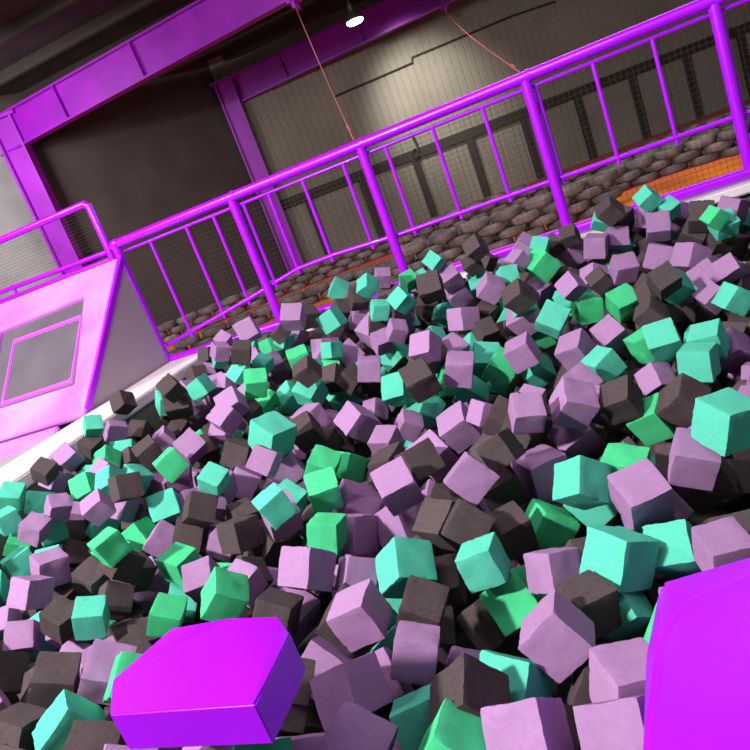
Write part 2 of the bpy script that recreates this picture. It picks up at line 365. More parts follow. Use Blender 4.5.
# ------------------------------------------------------------------ foam blocks
def foam_mesh(seed):
    """unit foam block: soft warped faces, rounded and chipped edges"""
    rnd = random.Random(seed); bm = bmesh.new(); N = 12
    bmesh.ops.create_cube(bm, size=1)
    bmesh.ops.subdivide_edges(bm, edges=bm.edges[:], cuts=N - 1, use_grid_fill=True)
    o = Vector((rnd.uniform(0, 90), rnd.uniform(0, 90), rnd.uniform(0, 90)))
    shear = [rnd.uniform(-.05, .05) for _ in range(6)]
    chips = []
    for _ in range(rnd.choice((1, 2, 2, 3))):
        ax = rnd.randrange(3); p = [rnd.choice((-.5, .5)) for _ in range(3)]; p[ax] = rnd.uniform(-.5, .5); chips.append((Vector(p), rnd.uniform(.04, .11)))
    for v in bm.verts:
        p = v.co.copy()
        e = sorted(abs(c) for c in p)          # rounding where two coordinates are extreme
        if e[1] > .47: p *= 1 - .018 * (1 if e[1] > .499 else .3) - (.012 if e[0] > .47 else 0)
        for c, r in chips:
            d = (v.co - c).length
            if d < r: p += (Vector((0, 0, 0)) - c).normalized() * (r - d) * .55
        q = v.co * 2.0 + o
        p += Vector((noise.noise(q), noise.noise(q + Vector((31, 0, 0))), noise.noise(q + Vector((0, 47, 0))))) * .028
        if e[1] > .45:
            q = v.co * 16 + o; p += Vector((noise.noise(q), noise.noise(q + Vector((5, 3, 0))), noise.noise(q + Vector((0, 7, 2))))) * .014
        p.x += shear[0] * p.y + shear[1] * p.z * .6; p.y += shear[2] * p.z; p.z += shear[3] * p.x * .5
        v.co = p * (1, 1, 1)[0]
    me = to_mesh(bm, 'foam_cube', 28); return me
CM = {}
for c in 'pkgt':
    for s in range(7):
        me = foam_mesh(s * 13 + ord(c)); me.materials.append(FOAM[c]); CM[c, s] = me
# colour, x y z, quaternion (w x y z), size, label  -- one line per block that shows
CUBES = [
('p',-.026,1.368,-.382,.653,-.099,.074,-.748,.1494,'mauve foam cube flat face up with mauve one left, front of the pit, right'),
('p',-.206,1.203,-.383,.380,.583,.126,.707,.1553,'mauve foam cube corner up with charcoal one left, front of the pit, right'),
('p',-.373,1.572,-.395,.302,-.057,.949,-.076,.1402,'mauve foam cube edge up with charcoal one right, front of the pit, centre-right'),
('p',-.206,1.407,-.434,-.064,.243,-.663,.705,.1420,'mauve foam cube flat-up: charcoal left, mauve right, teal above, mauve below; front right'),
('p',-.432,1.235,-.388,.007,-.098,-.397,.913,.1436,'mauve foam cube edge-up: green left, mauve right, teal above; front centre-right'),
('t',-.193,1.896,-.409,.430,-.331,.809,.227,.1491,'teal foam cube edge up, front of the pit, right'),
('k',-1.166,1.469,-.393,.621,.277,.099,.726,.1466,'charcoal foam cube corner-up: mauve left, mauve right, mauve below; front centre-left'),
('k',-1.538,1.391,-.370,.646,.187,-.096,.734,.1428,'charcoal foam cube edge-up: charcoal left, mauve right; front left'),
('k',-.585,1.352,-.385,.001,-.288,-.105,.952,.1436,'charcoal foam cube edge up, front of the pit, centre-right'),
('p',-.940,1.437,-.384,.268,.564,.118,.772,.1422,'mauve foam cube corner-up: charcoal left, mauve right, mauve above, mauve below; front centre-left'),
('p',-.092,2.084,-.325,-.180,.540,.811,.134,.1436,'mauve foam cube edge-up: teal left, mauve right, green above, teal below; near-front right'),
('p',-1.026,1.801,-.404,.551,-.553,.408,.474,.1424,'mauve foam cube flat-up: charcoal left, teal right, mauve above, mauve below; front centre-left'),
('p',.088,1.825,-.399,.753,-.638,-.053,.155,.1227,'mauve foam cube flat-up: teal left, charcoal right, mauve below; front right'),
('t',.197,2.068,-.129,.571,-.153,.762,.263,.1331,'teal foam cube flat face up, near-front of the pit, right'),
('t',-.913,2.023,-.400,-.241,.864,.203,-.394,.1537,'teal foam cube corner up, near-front of the pit, centre-right'),
('t',-.269,2.204,-.305,.269,.218,.894,.284,.1378,'teal foam cube corner up, near-front of the pit, right'),
('p',-.864,1.228,-.389,-.254,-.418,-.604,.629,.1500,'mauve foam cube edge-up: charcoal left, teal right, mauve above; front centre-left'),
('p',-.781,1.580,-.401,-.204,-.056,.970,-.121,.1237,'mauve foam cube edge-up: mauve left, charcoal right, charcoal above, teal below; front centre-right'),
('p',-1.360,1.510,-.401,-.296,-.127,-.281,.904,.1436,'mauve foam cube corner-up: mauve left, charcoal right, mauve above, mauve below; front centre-left'),
('k',-.300,1.752,-.452,-.065,.468,.881,-.024,.1269,'charcoal foam cube flat face up, front of the pit, right'),
('p',-1.314,1.300,-.402,.258,.443,-.606,.608,.1459,'mauve foam cube edge-up: charcoal left, charcoal right, mauve above; front centre-left'),
('t',-.611,1.937,-.374,.088,-.003,.995,-.041,.1238,'teal foam cube flat face up, near-front of the pit, centre-right'),
('p',.086,2.080,-.233,.792,-.581,.176,.071,.1258,'mauve foam cube corner up, near-front of the pit, right'),
('p',-1.321,2.085,-.369,.321,-.552,.725,.258,.1492,'mauve foam cube edge-up: mauve left, mauve right, teal above, mauve below; near-front centre-left'),
('g',-1.598,1.937,-.335,-.342,.449,.778,-.275,.1356,'bright green foam cube corner up, near-front of the pit, centre-left'),
('k',-1.397,1.902,-.425,-.461,-.266,-.539,.653,.1365,'charcoal foam cube corner-up: charcoal left, mauve right, mauve above; near-front centre-left'),
('t',-1.913,1.389,-.375,.348,-.084,-.225,.906,.1541,'teal foam cube edge-up: charcoal left, charcoal right, charcoal above; front left'),
('k',-2.182,1.626,-.369,-.205,.281,-.048,.937,.1488,'charcoal foam cube edge-up: charcoal left, mauve right, mauve above, teal below; front left'),
('g',-.554,1.967,-.554,-.417,.735,-.491,-.214,.1553,'bright green foam cube corner up, near-front of the pit, centre-right'),
('g',-.601,1.195,-.387,.657,.239,-.345,-.626,.1427,'bright green foam cube edge up, front of the pit, centre-right'),
('t',-.035,1.972,-.462,.724,-.312,.291,.541,.1306,'teal foam cube edge-up: teal left, mauve right, mauve above, charcoal below; near-front right'),
('g',-1.799,1.590,-.375,.658,-.067,.510,-.549,.1473,'bright green foam cube corner up, front of the pit, left'),
('p',-.285,2.883,-.286,.791,-.517,.157,.289,.1485,'mauve foam cube corner-up: mauve left, charcoal right, mauve above, mauve below; middle right'),
('p',-.397,1.925,-.436,.541,-.409,.719,.153,.1248,'mauve foam cube corner-up: green left, teal right, green above, mauve below; near-front centre-right'),
('t',-.511,1.498,-.485,-.114,.595,-.407,.684,.1476,'teal foam cube edge-up: charcoal left, mauve right, mauve above, mauve below; front centre-right'),
('k',-.787,1.746,-.380,-.255,.057,.956,.137,.1292,'charcoal foam cube corner-up: teal left, charcoal right, teal above, mauve below; front centre-right'),
('p',-1.991,1.672,-.394,.008,-.391,-.189,.901,.1557,'mauve foam cube corner up, front of the pit, left'),
('p',-.989,2.412,-.269,.494,-.451,.218,.710,.1464,'mauve foam cube edge up, near-front of the pit, centre-right'),
('t',-.740,1.394,-.476,.003,.633,.228,.740,.1422,'teal foam cube edge-up: charcoal left, charcoal right, mauve above; front centre-right'),
('p',-.477,2.702,-.490,.664,-.680,-.199,.239,.1749,'mauve foam cube flat-up: charcoal left, teal right, charcoal above, green below; middle centre-right'),
('k',-.570,2.241,-.458,.405,-.549,.303,.665,.1344,'charcoal foam cube flat face up, near-front of the pit, centre-right'),
('p',-.010,1.785,-.558,.254,-.302,-.440,.807,.1559,'mauve foam cube corner-up: charcoal left, mauve right, teal above, mauve below; front right'),
('p',-1.505,1.631,-.390,-.230,.145,.062,.960,.1491,'mauve foam cube flat-up: teal left, teal right, green above, mauve below; front centre-left'),
('g',-.462,2.384,-.555,.594,-.704,.117,.371,.1507,'bright green foam cube edge up, near-front of the pit, centre-right'),
('p',-.673,2.344,-.268,-.462,.765,-.250,-.373,.1444,'mauve foam cube corner-up: mauve left, charcoal right, charcoal above, charcoal below; near-front centre-right'),
('k',.138,2.894,-.392,.340,.171,.919,.103,.1435,'charcoal foam cube corner-up: green left, teal right, teal above, mauve below; middle right'),
('k',-.098,2.925,-.337,.706,-.384,.361,.472,.1343,'charcoal foam cube edge up, middle of the pit, right'),
('g',-.066,1.562,-.459,-.454,-.157,-.492,.726,.1511,'bright green foam cube corner up, front of the pit, right'),
('t',-2.317,2.006,-.364,.318,-.442,.432,.719,.1238,'teal foam cube corner-up: charcoal left, charcoal right, charcoal above, mauve below; near-front left'),
('t',-1.866,3.165,-.172,.165,-.444,.159,.866,.1772,'teal foam cube edge-up: teal left, charcoal right, green above, mauve below; middle centre-left'),
('k',-1.806,2.463,-.357,.521,-.639,-.324,.465,.1388,'charcoal foam cube flat face up, near-front of the pit, centre-left'),
('t',.256,3.232,-.368,.559,-.371,.637,.381,.1431,'teal foam cube flat-up: teal left, mauve right, teal above, charcoal below; middle right'),
('k',-.686,2.046,-.672,.658,-.552,.503,.096,.1584,'charcoal foam cube edge-up: charcoal left, green right, green above, teal below; near-front centre-right'),
('g',-1.997,2.054,-.448,-.269,.591,.739,-.180,.1253,'bright green foam cube edge up, near-front of the pit, left'),
('k',.108,2.248,-.389,.601,-.538,.437,.397,.1524,'charcoal foam cube flat-up: mauve left, charcoal right, mauve above, mauve below; near-front right'),
('k',-2.154,1.395,-.386,.447,-.502,-.309,.673,.1504,'charcoal foam cube corner up with teal one right, front of the pit, left'),
('k',-.681,2.135,-.343,-.446,.809,-.199,-.327,.1380,'charcoal foam cube corner-up: charcoal left, charcoal right, mauve above, teal below; near-front centre-right'),
('p',-2.728,2.147,-.270,-.119,.068,.957,-.258,.1304,'mauve foam cube edge-up: teal left, charcoal right, mauve above, charcoal below; near-front left'),
('k',-1.733,1.272,-.381,-.316,.065,.659,.680,.1456,'charcoal foam cube edge-up: teal left, charcoal right, teal above; front left'),
('p',-.467,2.763,-.229,.486,-.289,.383,.730,.1281,'mauve foam cube corner-up: charcoal left, mauve right, mauve above, charcoal below; middle centre-right'),
('p',-.974,3.531,-.518,.622,-.510,.267,.531,.1754,'mauve foam cube corner-up: teal left, charcoal right, teal above, mauve below; middle centre-right'),
('k',-.825,2.296,-.409,.219,-.464,.848,.137,.1445,'charcoal foam cube edge-up: mauve left, charcoal right, charcoal above, teal below; near-front centre-right'),
('t',-.228,1.829,-.538,.713,-.449,.099,.529,.1289,'teal foam cube corner up, front of the pit, right'),
('g',-1.294,2.287,-.344,.371,-.465,.601,.534,.1257,'bright green foam cube flat face up, near-front of the pit, centre-left'),
('g',-1.392,2.577,-.292,.816,-.533,-.093,.203,.1375,'bright green foam cube edge up, near-front of the pit, centre-left'),
('g',.003,2.953,-.468,.716,-.431,.421,.353,.1464,'bright green foam cube corner up, middle of the pit, right'),
('k',-.567,2.514,-.260,.561,-.611,.494,.259,.1220,'charcoal foam cube corner-up: charcoal left, mauve right, charcoal above, charcoal below; near-front centre-right'),
('p',-1.271,2.444,-.452,-.445,.654,.252,-.557,.1564,'mauve foam cube edge-up: green left, mauve right, mauve above, mauve below; near-front centre-left'),
('p',-.331,2.998,-.474,.629,-.451,.162,.612,.1743,'mauve foam cube corner up with charcoal one left, middle of the pit, right'),
('k',-2.558,2.077,-.394,-.262,.115,.957,.043,.1253,'charcoal foam cube edge-up: mauve left, teal right, charcoal above; near-front left'),
('t',.149,3.492,-.314,-.194,.663,.669,.273,.1447,'teal foam cube edge-up: green left, teal right, charcoal above, mauve below; middle right'),
('t',-1.529,2.382,-.222,-.396,.641,-.219,-.620,.1247,'teal foam cube flat face up, near-front of the pit, centre-left'),
('g',-2.279,2.230,-.174,.648,-.576,-.397,.303,.1207,'bright green foam cube flat-up: charcoal left, green right, teal above, charcoal below; near-front left'),
('k',-1.133,3.663,-.237,.563,-.444,.225,.660,.1627,'charcoal foam cube edge-up: teal left, mauve right, mauve above, teal below; middle centre-right'),
('p',-1.319,2.676,-.433,-.229,.429,.830,-.272,.1591,'mauve foam cube edge-up: green left, mauve right, green above, mauve below; near-front centre-left'),
('p',-1.522,3.494,-.322,.248,-.229,.880,.336,.1536,'mauve foam cube corner-up: mauve left, mauve right, charcoal above; middle centre-left'),
('p',-2.815,2.068,-.438,-.098,.729,-.511,-.445,.1253,'mauve foam cube corner up, near-front of the pit, left'),
('k',-.637,2.581,-.438,.520,-.515,.268,.626,.1656,'charcoal foam cube edge-up: mauve left, mauve right, charcoal above, charcoal below; near-front centre-right'),
('p',.128,1.523,-.393,-.199,.349,.613,.681,.1450,'mauve foam cube edge up, front of the pit, right'),
('k',-.935,2.611,-.270,.523,-.783,-.287,.173,.1376,'charcoal foam cube edge-up: mauve left, mauve right, charcoal above, mauve below; near-front centre-right'),
('p',-2.810,2.360,-.278,.110,-.574,.278,.762,.1387,'mauve foam cube edge-up: teal left, charcoal right, teal above, mauve below; near-front left'),
('k',-.842,2.134,-.553,.542,-.374,.377,.651,.1409,'charcoal foam cube edge-up: teal left, teal right, charcoal above, charcoal below; near-front centre-right'),
('k',-2.575,1.735,-.380,.306,.618,.196,.697,.1493,'charcoal foam cube edge up with charcoal one right, front of the pit, left'),
('p',-.930,3.795,-.273,.777,-.602,.115,.145,.1600,'mauve foam cube corner-up: green left, teal right, mauve above, green below; middle centre-right'),
('p',-.575,3.899,-.308,.626,-.484,.411,.453,.1515,'mauve foam cube flat face up with green one left, middle of the pit, centre-right'),
('p',-.277,3.746,-.329,.141,.172,.959,.176,.1487,'mauve foam cube edge-up: green left, teal right, mauve above, mauve below; middle right'),
('k',-2.116,2.677,-.287,-.354,.830,.093,-.420,.1348,'charcoal foam cube corner-up: teal left, mauve right, teal above, charcoal below; near-front centre-left'),
('g',-2.132,2.407,-.417,-.124,.147,.980,.045,.1317,'bright green foam cube flat-up: charcoal left, mauve right, charcoal above, teal below; near-front left'),
('p',-1.094,2.544,-.511,.511,-.613,.577,.175,.1648,'mauve foam cube corner-up: mauve left, charcoal right, mauve above, teal below; near-front centre-right'),
('k',-2.364,2.196,-.418,-.255,.824,.163,-.479,.1271,'charcoal foam cube corner-up: teal left, mauve right, charcoal above, charcoal below; near-front left'),
('p',-1.177,2.163,-.478,-.422,.817,.071,-.386,.1253,'mauve foam cube corner-up: mauve left, teal right, mauve above, mauve below; near-front centre-left'),
('p',-1.989,2.328,-.467,-.193,.771,-.542,-.272,.1325,'mauve foam cube edge-up: green left, green right, green above, teal below; near-front centre-left'),
('t',.332,3.405,-.344,.072,.193,.972,.115,.1401,'teal foam cube flat-up: charcoal left, mauve right, mauve above, teal below; middle right'),
('t',-.157,3.618,-.403,-.479,.655,-.221,-.541,.1384,'teal foam cube edge-up: mauve left, charcoal right, mauve above, charcoal below; middle right'),
('p',-1.465,2.075,-.550,.211,-.473,.091,.851,.1595,'mauve foam cube edge-up: charcoal left, mauve right, mauve above, mauve below; near-front centre-left'),
('t',-2.570,2.993,-.367,-.214,.767,-.451,-.402,.1548,'teal foam cube edge up, middle of the pit, left'),
('g',.025,4.453,-.337,-.231,.504,.803,.219,.1551,'bright green foam cube edge up, rear of the pit, right'),
('k',-2.619,2.376,-.384,-.287,.115,.947,.085,.1264,'charcoal foam cube edge-up: mauve left, charcoal right, charcoal above, teal below; near-front left'),
('p',.071,3.434,-.478,-.367,.831,.235,-.346,.1253,'mauve foam cube corner-up: teal left, charcoal right, teal above, green below; middle right'),
('k',-.305,1.542,-.549,-.263,-.400,.119,.870,.1427,'charcoal foam cube corner-up: teal left, mauve right, mauve above, mauve below; front right'),
('p',-1.161,1.672,-.494,.446,-.373,-.130,.803,.1422,'mauve foam cube corner up, front of the pit, centre-left'),
('k',-1.841,3.485,-.305,.568,-.448,.217,.656,.1538,'charcoal foam cube corner-up: teal left, charcoal right, mauve above, charcoal below; middle centre-left'),
('k',.258,4.080,-.176,-.243,.525,.738,.348,.1330,'charcoal foam cube corner-up: charcoal left, teal right, mauve above, charcoal below; rear right'),
('g',-.130,2.334,-.363,-.122,.140,.982,.045,.1438,'bright green foam cube flat face up, near-front of the pit, right'),
('k',-.531,4.144,-.041,.756,-.412,.240,.449,.1361,'charcoal foam cube corner-up: mauve left, mauve right, teal above, mauve below; rear centre-right'),
('t',.566,4.036,-.368,.658,-.636,.118,.386,.1339,'teal foam cube edge-up: mauve left, teal right, mauve above, charcoal below; rear right'),
('p',-2.821,2.812,-.200,.483,-.549,.156,.664,.1246,'mauve foam cube corner-up: mauve left, mauve right, teal above, teal below; middle left'),
('k',-2.650,2.877,-.152,-.454,.739,.277,-.413,.1331,'charcoal foam cube corner-up: teal left, teal right, teal above, mauve below; middle left'),
('p',-1.076,3.794,-.095,.316,-.555,.738,.218,.1392,'mauve foam cube edge-up: teal left, charcoal right, charcoal above, charcoal below; middle centre-right'),
('p',-3.204,2.726,-.204,-.329,-.038,.943,.044,.1201,'mauve foam cube edge up, middle of the pit, left'),
('t',-.371,4.011,-.195,-.259,.224,.841,.419,.1478,'teal foam cube corner-up: mauve left, green right, teal above, green below; rear centre-right'),
('p',-1.822,2.926,-.215,-.477,.825,-.184,-.240,.1290,'mauve foam cube corner-up: charcoal left, mauve right, teal above, charcoal below; middle centre-left'),
('g',-.196,4.555,-.330,.714,-.670,-.049,.200,.1557,'bright green foam cube flat face up, rear of the pit, right'),
('p',.428,3.509,-.454,.772,-.421,.198,.433,.1439,'mauve foam cube corner-up: teal left, mauve right, charcoal above, mauve below; middle right'),
('p',.476,4.709,-.240,.417,-.295,.845,.154,.1572,'mauve foam cube edge-up: mauve left, charcoal right, charcoal above, mauve below; rear right'),
('k',-1.750,2.574,-.499,.657,-.516,-.047,.548,.1776,'charcoal foam cube corner-up: charcoal left, mauve right, teal above, mauve below; near-front centre-left'),
('p',-.091,3.835,-.322,-.159,.507,.775,.342,.1378,'mauve foam cube corner-up: mauve left, charcoal right, green above, teal below; middle right'),
('p',.086,4.809,-.204,-.303,.601,.729,.124,.1443,'mauve foam cube edge-up: mauve left, mauve right, mauve above, green below; rear right'),
('t',-2.075,2.824,-.209,-.305,.093,.924,.209,.1166,'teal foam cube corner up, middle of the pit, centre-left'),
('k',-2.325,2.293,-.294,.441,-.579,-.060,.684,.1280,'charcoal foam cube corner-up: charcoal left, charcoal right, green above, charcoal below; near-front left'),
('k',.029,1.396,-.626,.006,-.154,-.350,.924,.1511,'charcoal foam cube corner up with mauve one left, front of the pit, right'),
('k',.199,2.377,-.519,-.292,.847,.211,-.390,.1338,'charcoal foam cube corner up, near-front of the pit, right'),
('t',-1.324,3.805,-.298,.333,-.584,.690,.270,.1532,'teal foam cube edge up, middle of the pit, centre-right'),
('p',-2.714,3.617,-.253,-.364,.255,.849,.287,.1527,'mauve foam cube corner-up: green left, charcoal right, charcoal above, mauve below; middle centre-left'),
('g',-.735,4.024,-.404,.810,-.453,.343,.145,.1649,'bright green foam cube corner-up: teal left, mauve right, charcoal above, charcoal below; rear centre-right'),
('g',-.436,5.108,-.074,.563,-.625,.145,.522,.1693,'bright green foam cube edge up, under the railing, right part'),
('k',-1.176,4.802,.067,.635,-.224,.218,.706,.1648,'charcoal foam cube edge-up: green left, mauve right, teal above, charcoal below; rear centre-right'),
('k',.151,4.178,-.369,.759,-.467,.359,.278,.1372,'charcoal foam cube corner-up: green left, charcoal right, charcoal above, teal below; rear right'),
('p',-1.653,2.139,-.412,.229,-.590,.017,.774,.1237,'mauve foam cube corner-up: green left, mauve right, charcoal above, charcoal below; near-front centre-left'),
('p',-2.345,3.546,-.113,.430,-.530,.006,.731,.1382,'mauve foam cube corner-up: mauve left, charcoal right, mauve above, mauve below; middle centre-left'),
('g',-2.676,3.320,-.237,-.341,.711,-.182,-.587,.1463,'bright green foam cube flat face up, middle of the pit, left'),
('p',.369,5.112,-.062,.939,-.329,.097,.022,.1489,'mauve foam cube edge-up: mauve left, mauve right, teal above, mauve below; under railing right'),
('k',-1.637,1.761,-.443,.353,-.095,-.588,.721,.1444,'charcoal foam cube corner-up: charcoal left, mauve right, mauve above, mauve below; front centre-left'),
('k',-2.275,2.752,-.423,.603,-.742,.109,.273,.1493,'charcoal foam cube edge-up: mauve left, mauve right, charcoal above, green below; middle centre-left'),
('p',-2.483,2.763,-.444,.696,-.541,.285,.377,.1299,'mauve foam cube corner-up: green left, charcoal right, teal above, green below; middle left'),
('k',-2.320,3.471,-.322,-.290,-.106,.945,-.106,.1478,'charcoal foam cube edge-up: charcoal left, mauve right, teal above, mauve below; middle centre-left'),
('k',-1.867,3.865,-.050,.656,-.481,.256,.523,.1288,'charcoal foam cube corner-up: charcoal left, charcoal right, teal above, teal below; middle centre-left'),
('g',-1.502,3.126,-.432,-.474,.653,.119,-.579,.1386,'bright green foam cube edge up, middle of the pit, centre-left'),
('g',-1.540,2.939,-.322,-.328,.005,.935,.133,.1411,'bright green foam cube corner up, middle of the pit, centre-left'),
('p',-.940,2.821,-.348,.505,-.500,.118,.693,.1475,'mauve foam cube corner-up: charcoal left, charcoal right, mauve above, charcoal below; middle centre-right'),
('p',-.946,1.602,-.515,-.142,-.143,.388,.899,.1472,'mauve foam cube edge-up: mauve left, mauve right, teal above, teal below; front centre-right'),
('g',-2.305,3.977,-.055,.821,-.488,.007,.295,.1443,'bright green foam cube corner up with teal one left, rear of the pit, centre-left'),
('p',-.981,4.575,-.171,.531,-.371,.723,.240,.1540,'mauve foam cube flat face up, rear of the pit, centre-right'),
('t',-3.320,2.638,-.352,-.221,.690,-.152,-.672,.1395,'teal foam cube flat face up, near-front of the pit, left'),
('p',-3.154,2.885,-.172,.700,-.489,-.055,.518,.1128,'mauve foam cube corner up with teal one left, mauve one right, beside the white rim'),
('k',-.821,1.795,-.535,.424,-.408,.464,.662,.1506,'charcoal foam cube corner up with mauve one left, front of the pit, centre-right'),
('p',-.772,4.764,-.059,.769,-.503,.213,.332,.1447,'mauve foam cube corner-up: teal left, charcoal right, charcoal above, charcoal below; rear centre-right'),
('t',-.549,4.085,-.498,.717,-.460,.195,.487,.1454,'teal foam cube corner-up: mauve left, charcoal right, mauve above, mauve below; rear centre-right'),
('p',-1.289,3.647,-.478,.268,.240,.791,-.495,.1269,'mauve foam cube corner-up: mauve left, teal right, teal above, mauve below; middle centre-right'),
('p',-1.305,3.263,-.399,-.048,.132,.970,.197,.1283,'mauve foam cube edge-up: mauve left, mauve right, mauve above, charcoal below; middle centre-right'),
('k',.103,5.170,.135,.758,-.461,.274,.371,.1356,'charcoal foam cube corner up with charcoal one right, under the railing, right part'),
('t',-1.249,3.889,-.487,.705,-.561,-.048,.430,.1769,'teal foam cube corner up, middle of the pit, centre-right'),
('g',-2.699,2.854,-.447,-.209,-.086,-.586,.778,.1530,'bright green foam cube corner up, middle of the pit, left'),
('t',-.263,2.433,-.499,-.104,-.343,-.610,.707,.1504,'teal foam cube edge-up: green left, mauve right, teal above, teal below; near-front right'),
('p',-2.245,4.770,.174,.908,-.379,.096,.149,.1552,'mauve foam cube corner up with charcoal one right, rear of the pit, centre-left'),
('p',.608,4.278,-.263,.737,-.356,.136,.558,.1172,'mauve foam cube corner-up: mauve left, charcoal right, charcoal above, teal below; rear right'),
('p',-.244,4.453,-.142,.728,-.398,.044,.556,.1268,'mauve foam cube corner-up: mauve left, charcoal right, charcoal above, green below; rear right'),
('p',-.043,5.095,-.057,.499,-.353,.607,.507,.1462,'mauve foam cube flat face up, under the railing, right part'),
('p',-1.604,2.517,-.333,.835,-.431,-.142,.312,.1439,'mauve foam cube edge-up: charcoal left, green right, teal above, mauve below; near-front centre-left'),
('t',-1.962,3.986,-.215,.329,-.520,-.055,.786,.1574,'teal foam cube corner-up: teal left, charcoal right, charcoal above, mauve below; rear centre-left'),
('p',-1.523,3.990,-.175,.677,-.706,.017,.205,.1439,'mauve foam cube flat face up, rear of the pit, centre-left'),
('t',-3.455,2.910,-.044,-.314,-.175,.915,.183,.1205,'teal foam cube corner up with teal one right, beside the white rim'),
('k',-3.383,3.133,-.015,-.309,.034,.941,.136,.1112,'charcoal foam cube corner up with charcoal one right, beside the white rim'),
('k',-.646,3.132,-.381,.801,-.477,.337,.131,.1457,'charcoal foam cube corner-up: mauve left, mauve right, teal above, charcoal below; middle centre-right'),
('p',-2.151,3.164,-.396,.518,-.749,.163,.380,.1514,'mauve foam cube edge up, middle of the pit, centre-left'),
('k',-2.972,3.545,-.198,-.065,.391,.902,.174,.1455,'charcoal foam cube corner-up: charcoal left, green right, charcoal above, teal below; middle left'),
('g',.074,3.692,-.382,.083,.551,.827,.074,.1413,'bright green foam cube flat face up, middle of the pit, right'),
('p',-3.410,3.369,-.032,.423,-.425,.001,.800,.1240,'mauve foam cube corner up with charcoal one left, charcoal one right, beside the white rim'),
('t',-.862,4.248,-.395,-.314,.923,.063,-.212,.1667,'teal foam cube corner-up: mauve left, mauve right, charcoal above, teal below; rear centre-right'),
('p',-1.905,3.222,-.394,-.468,.646,-.253,-.547,.1571,'mauve foam cube flat-up: mauve left, green right, teal above, teal below; middle centre-left'),
('p',-2.416,3.792,-.100,-.107,.672,.408,-.608,.1502,'mauve foam cube corner-up: charcoal left, green right, teal above, mauve below; middle centre-left'),
('k',-3.112,4.225,-.091,.495,-.232,.222,.807,.1730,'charcoal foam cube edge up with teal one left, mauve one right, beside the white rim'),
('p',-2.474,2.532,-.557,.357,-.582,.184,.707,.1662,'mauve foam cube flat face up, near-front of the pit, left'),
('t',-1.808,1.839,-.506,.248,.512,-.193,.799,.1458,'teal foam cube edge-up: green left, mauve right, green above, charcoal below; front left'),
('p',-.590,4.545,-.281,.757,-.392,.318,.415,.1659,'mauve foam cube corner-up: charcoal left, teal right, charcoal above, mauve below; rear centre-right'),
('g',-3.073,3.060,-.157,.028,-.131,.871,.473,.1313,'bright green foam cube edge up, beside the white rim'),
('t',-1.358,4.626,.066,.647,-.442,.067,.618,.1316,'teal foam cube corner-up: teal left, charcoal right, green above, mauve below; rear centre-right'),
('p',.528,4.494,-.316,.581,-.577,.538,.201,.1546,'mauve foam cube corner-up: teal left, mauve right, mauve above, mauve below; rear right'),
('t',-2.316,4.389,-.333,.248,-.083,.907,.330,.1729,'teal foam cube corner-up: green left, teal right, mauve above, teal below; rear centre-left'),
('k',.624,4.989,-.062,.922,-.353,.156,-.025,.1496,'charcoal foam cube corner-up: mauve left, green right, charcoal below; rear right'),
('p',.479,4.176,-.362,.032,.564,.745,.355,.1269,'mauve foam cube corner-up: teal left, teal right, mauve above, charcoal below; rear right'),
('k',.338,4.386,-.438,.794,-.591,.135,-.036,.1374,'charcoal foam cube flat face up, rear of the pit, right'),
('k',-3.235,2.894,-.473,-.323,.708,.257,-.573,.1332,'charcoal foam cube edge up with mauve one left, green one right, beside the white rim'),
('t',-1.574,4.725,-.328,.733,-.334,-.002,.592,.1737,'teal foam cube corner-up: mauve left, charcoal right, mauve above, teal below; rear centre-right'),
('p',.308,4.835,-.202,.628,-.737,.218,.120,.1580,'mauve foam cube edge-up: charcoal left, mauve right, mauve above, charcoal below; rear right'),
('t',-2.033,4.951,.029,.128,-.061,.741,.656,.1513,'teal foam cube flat face up, rear of the pit, centre-left'),
('t',-3.083,4.526,-.094,.111,-.148,.730,.658,.1481,'teal foam cube edge up with charcoal one left, mauve one right, beside the white rim'),
('k',-1.183,2.909,-.386,.097,.147,.983,.060,.1442,'charcoal foam cube flat face up, middle of the pit, centre-right'),
('k',-2.642,4.551,.072,.775,-.573,.066,.257,.1391,'charcoal foam cube corner-up: mauve left, mauve right, mauve above, teal below; rear centre-left'),
('k',-3.017,4.098,.056,.489,-.441,.042,.751,.1319,'charcoal foam cube corner up, rear of the pit, left'),
('k',-.080,4.845,-.249,.674,-.488,.230,.504,.1231,'charcoal foam cube corner-up: mauve left, mauve right, charcoal above, green below; rear right'),
('k',-.511,2.909,-.352,.641,-.512,-.097,.563,.1478,'charcoal foam cube corner-up: charcoal left, mauve right, mauve above, mauve below; middle centre-right'),
('k',-2.391,2.396,-.406,-.317,-.264,-.427,.805,.1362,'charcoal foam cube corner-up: charcoal left, green right, mauve above, mauve below; near-front left'),
('t',.360,5.261,.119,.741,-.465,.177,.451,.1223,'teal foam cube corner up with teal one right, under the railing, right part'),
('k',-1.152,1.928,-.501,.609,-.213,.367,-.670,.1500,'charcoal foam cube edge up, near-front of the pit, centre-left'),
('k',-.850,4.492,-.276,-.378,.417,.811,.161,.1253,'charcoal foam cube edge-up: mauve left, charcoal right, charcoal above, teal below; rear centre-right'),
('k',-3.476,4.132,.052,.677,-.311,.080,.662,.1257,'charcoal foam cube corner up, beside the white rim'),
('k',-2.059,1.853,-.492,-.444,-.180,.327,.815,.1538,'charcoal foam cube edge-up: mauve left, charcoal right, charcoal above, green below; front left'),
('t',.710,4.789,-.115,.906,-.409,-.056,.094,.1300,'teal foam cube edge-up: charcoal left, teal right, mauve above, charcoal below; rear right'),
('p',-2.915,3.058,-.314,.412,-.476,-.179,.756,.1562,'mauve foam cube corner-up: mauve left, teal right, charcoal above, charcoal below; middle left'),
('p',-1.118,5.245,.019,.599,-.406,.156,.673,.1546,'mauve foam cube corner-up: charcoal left, teal right, mauve below; under railing middle'),
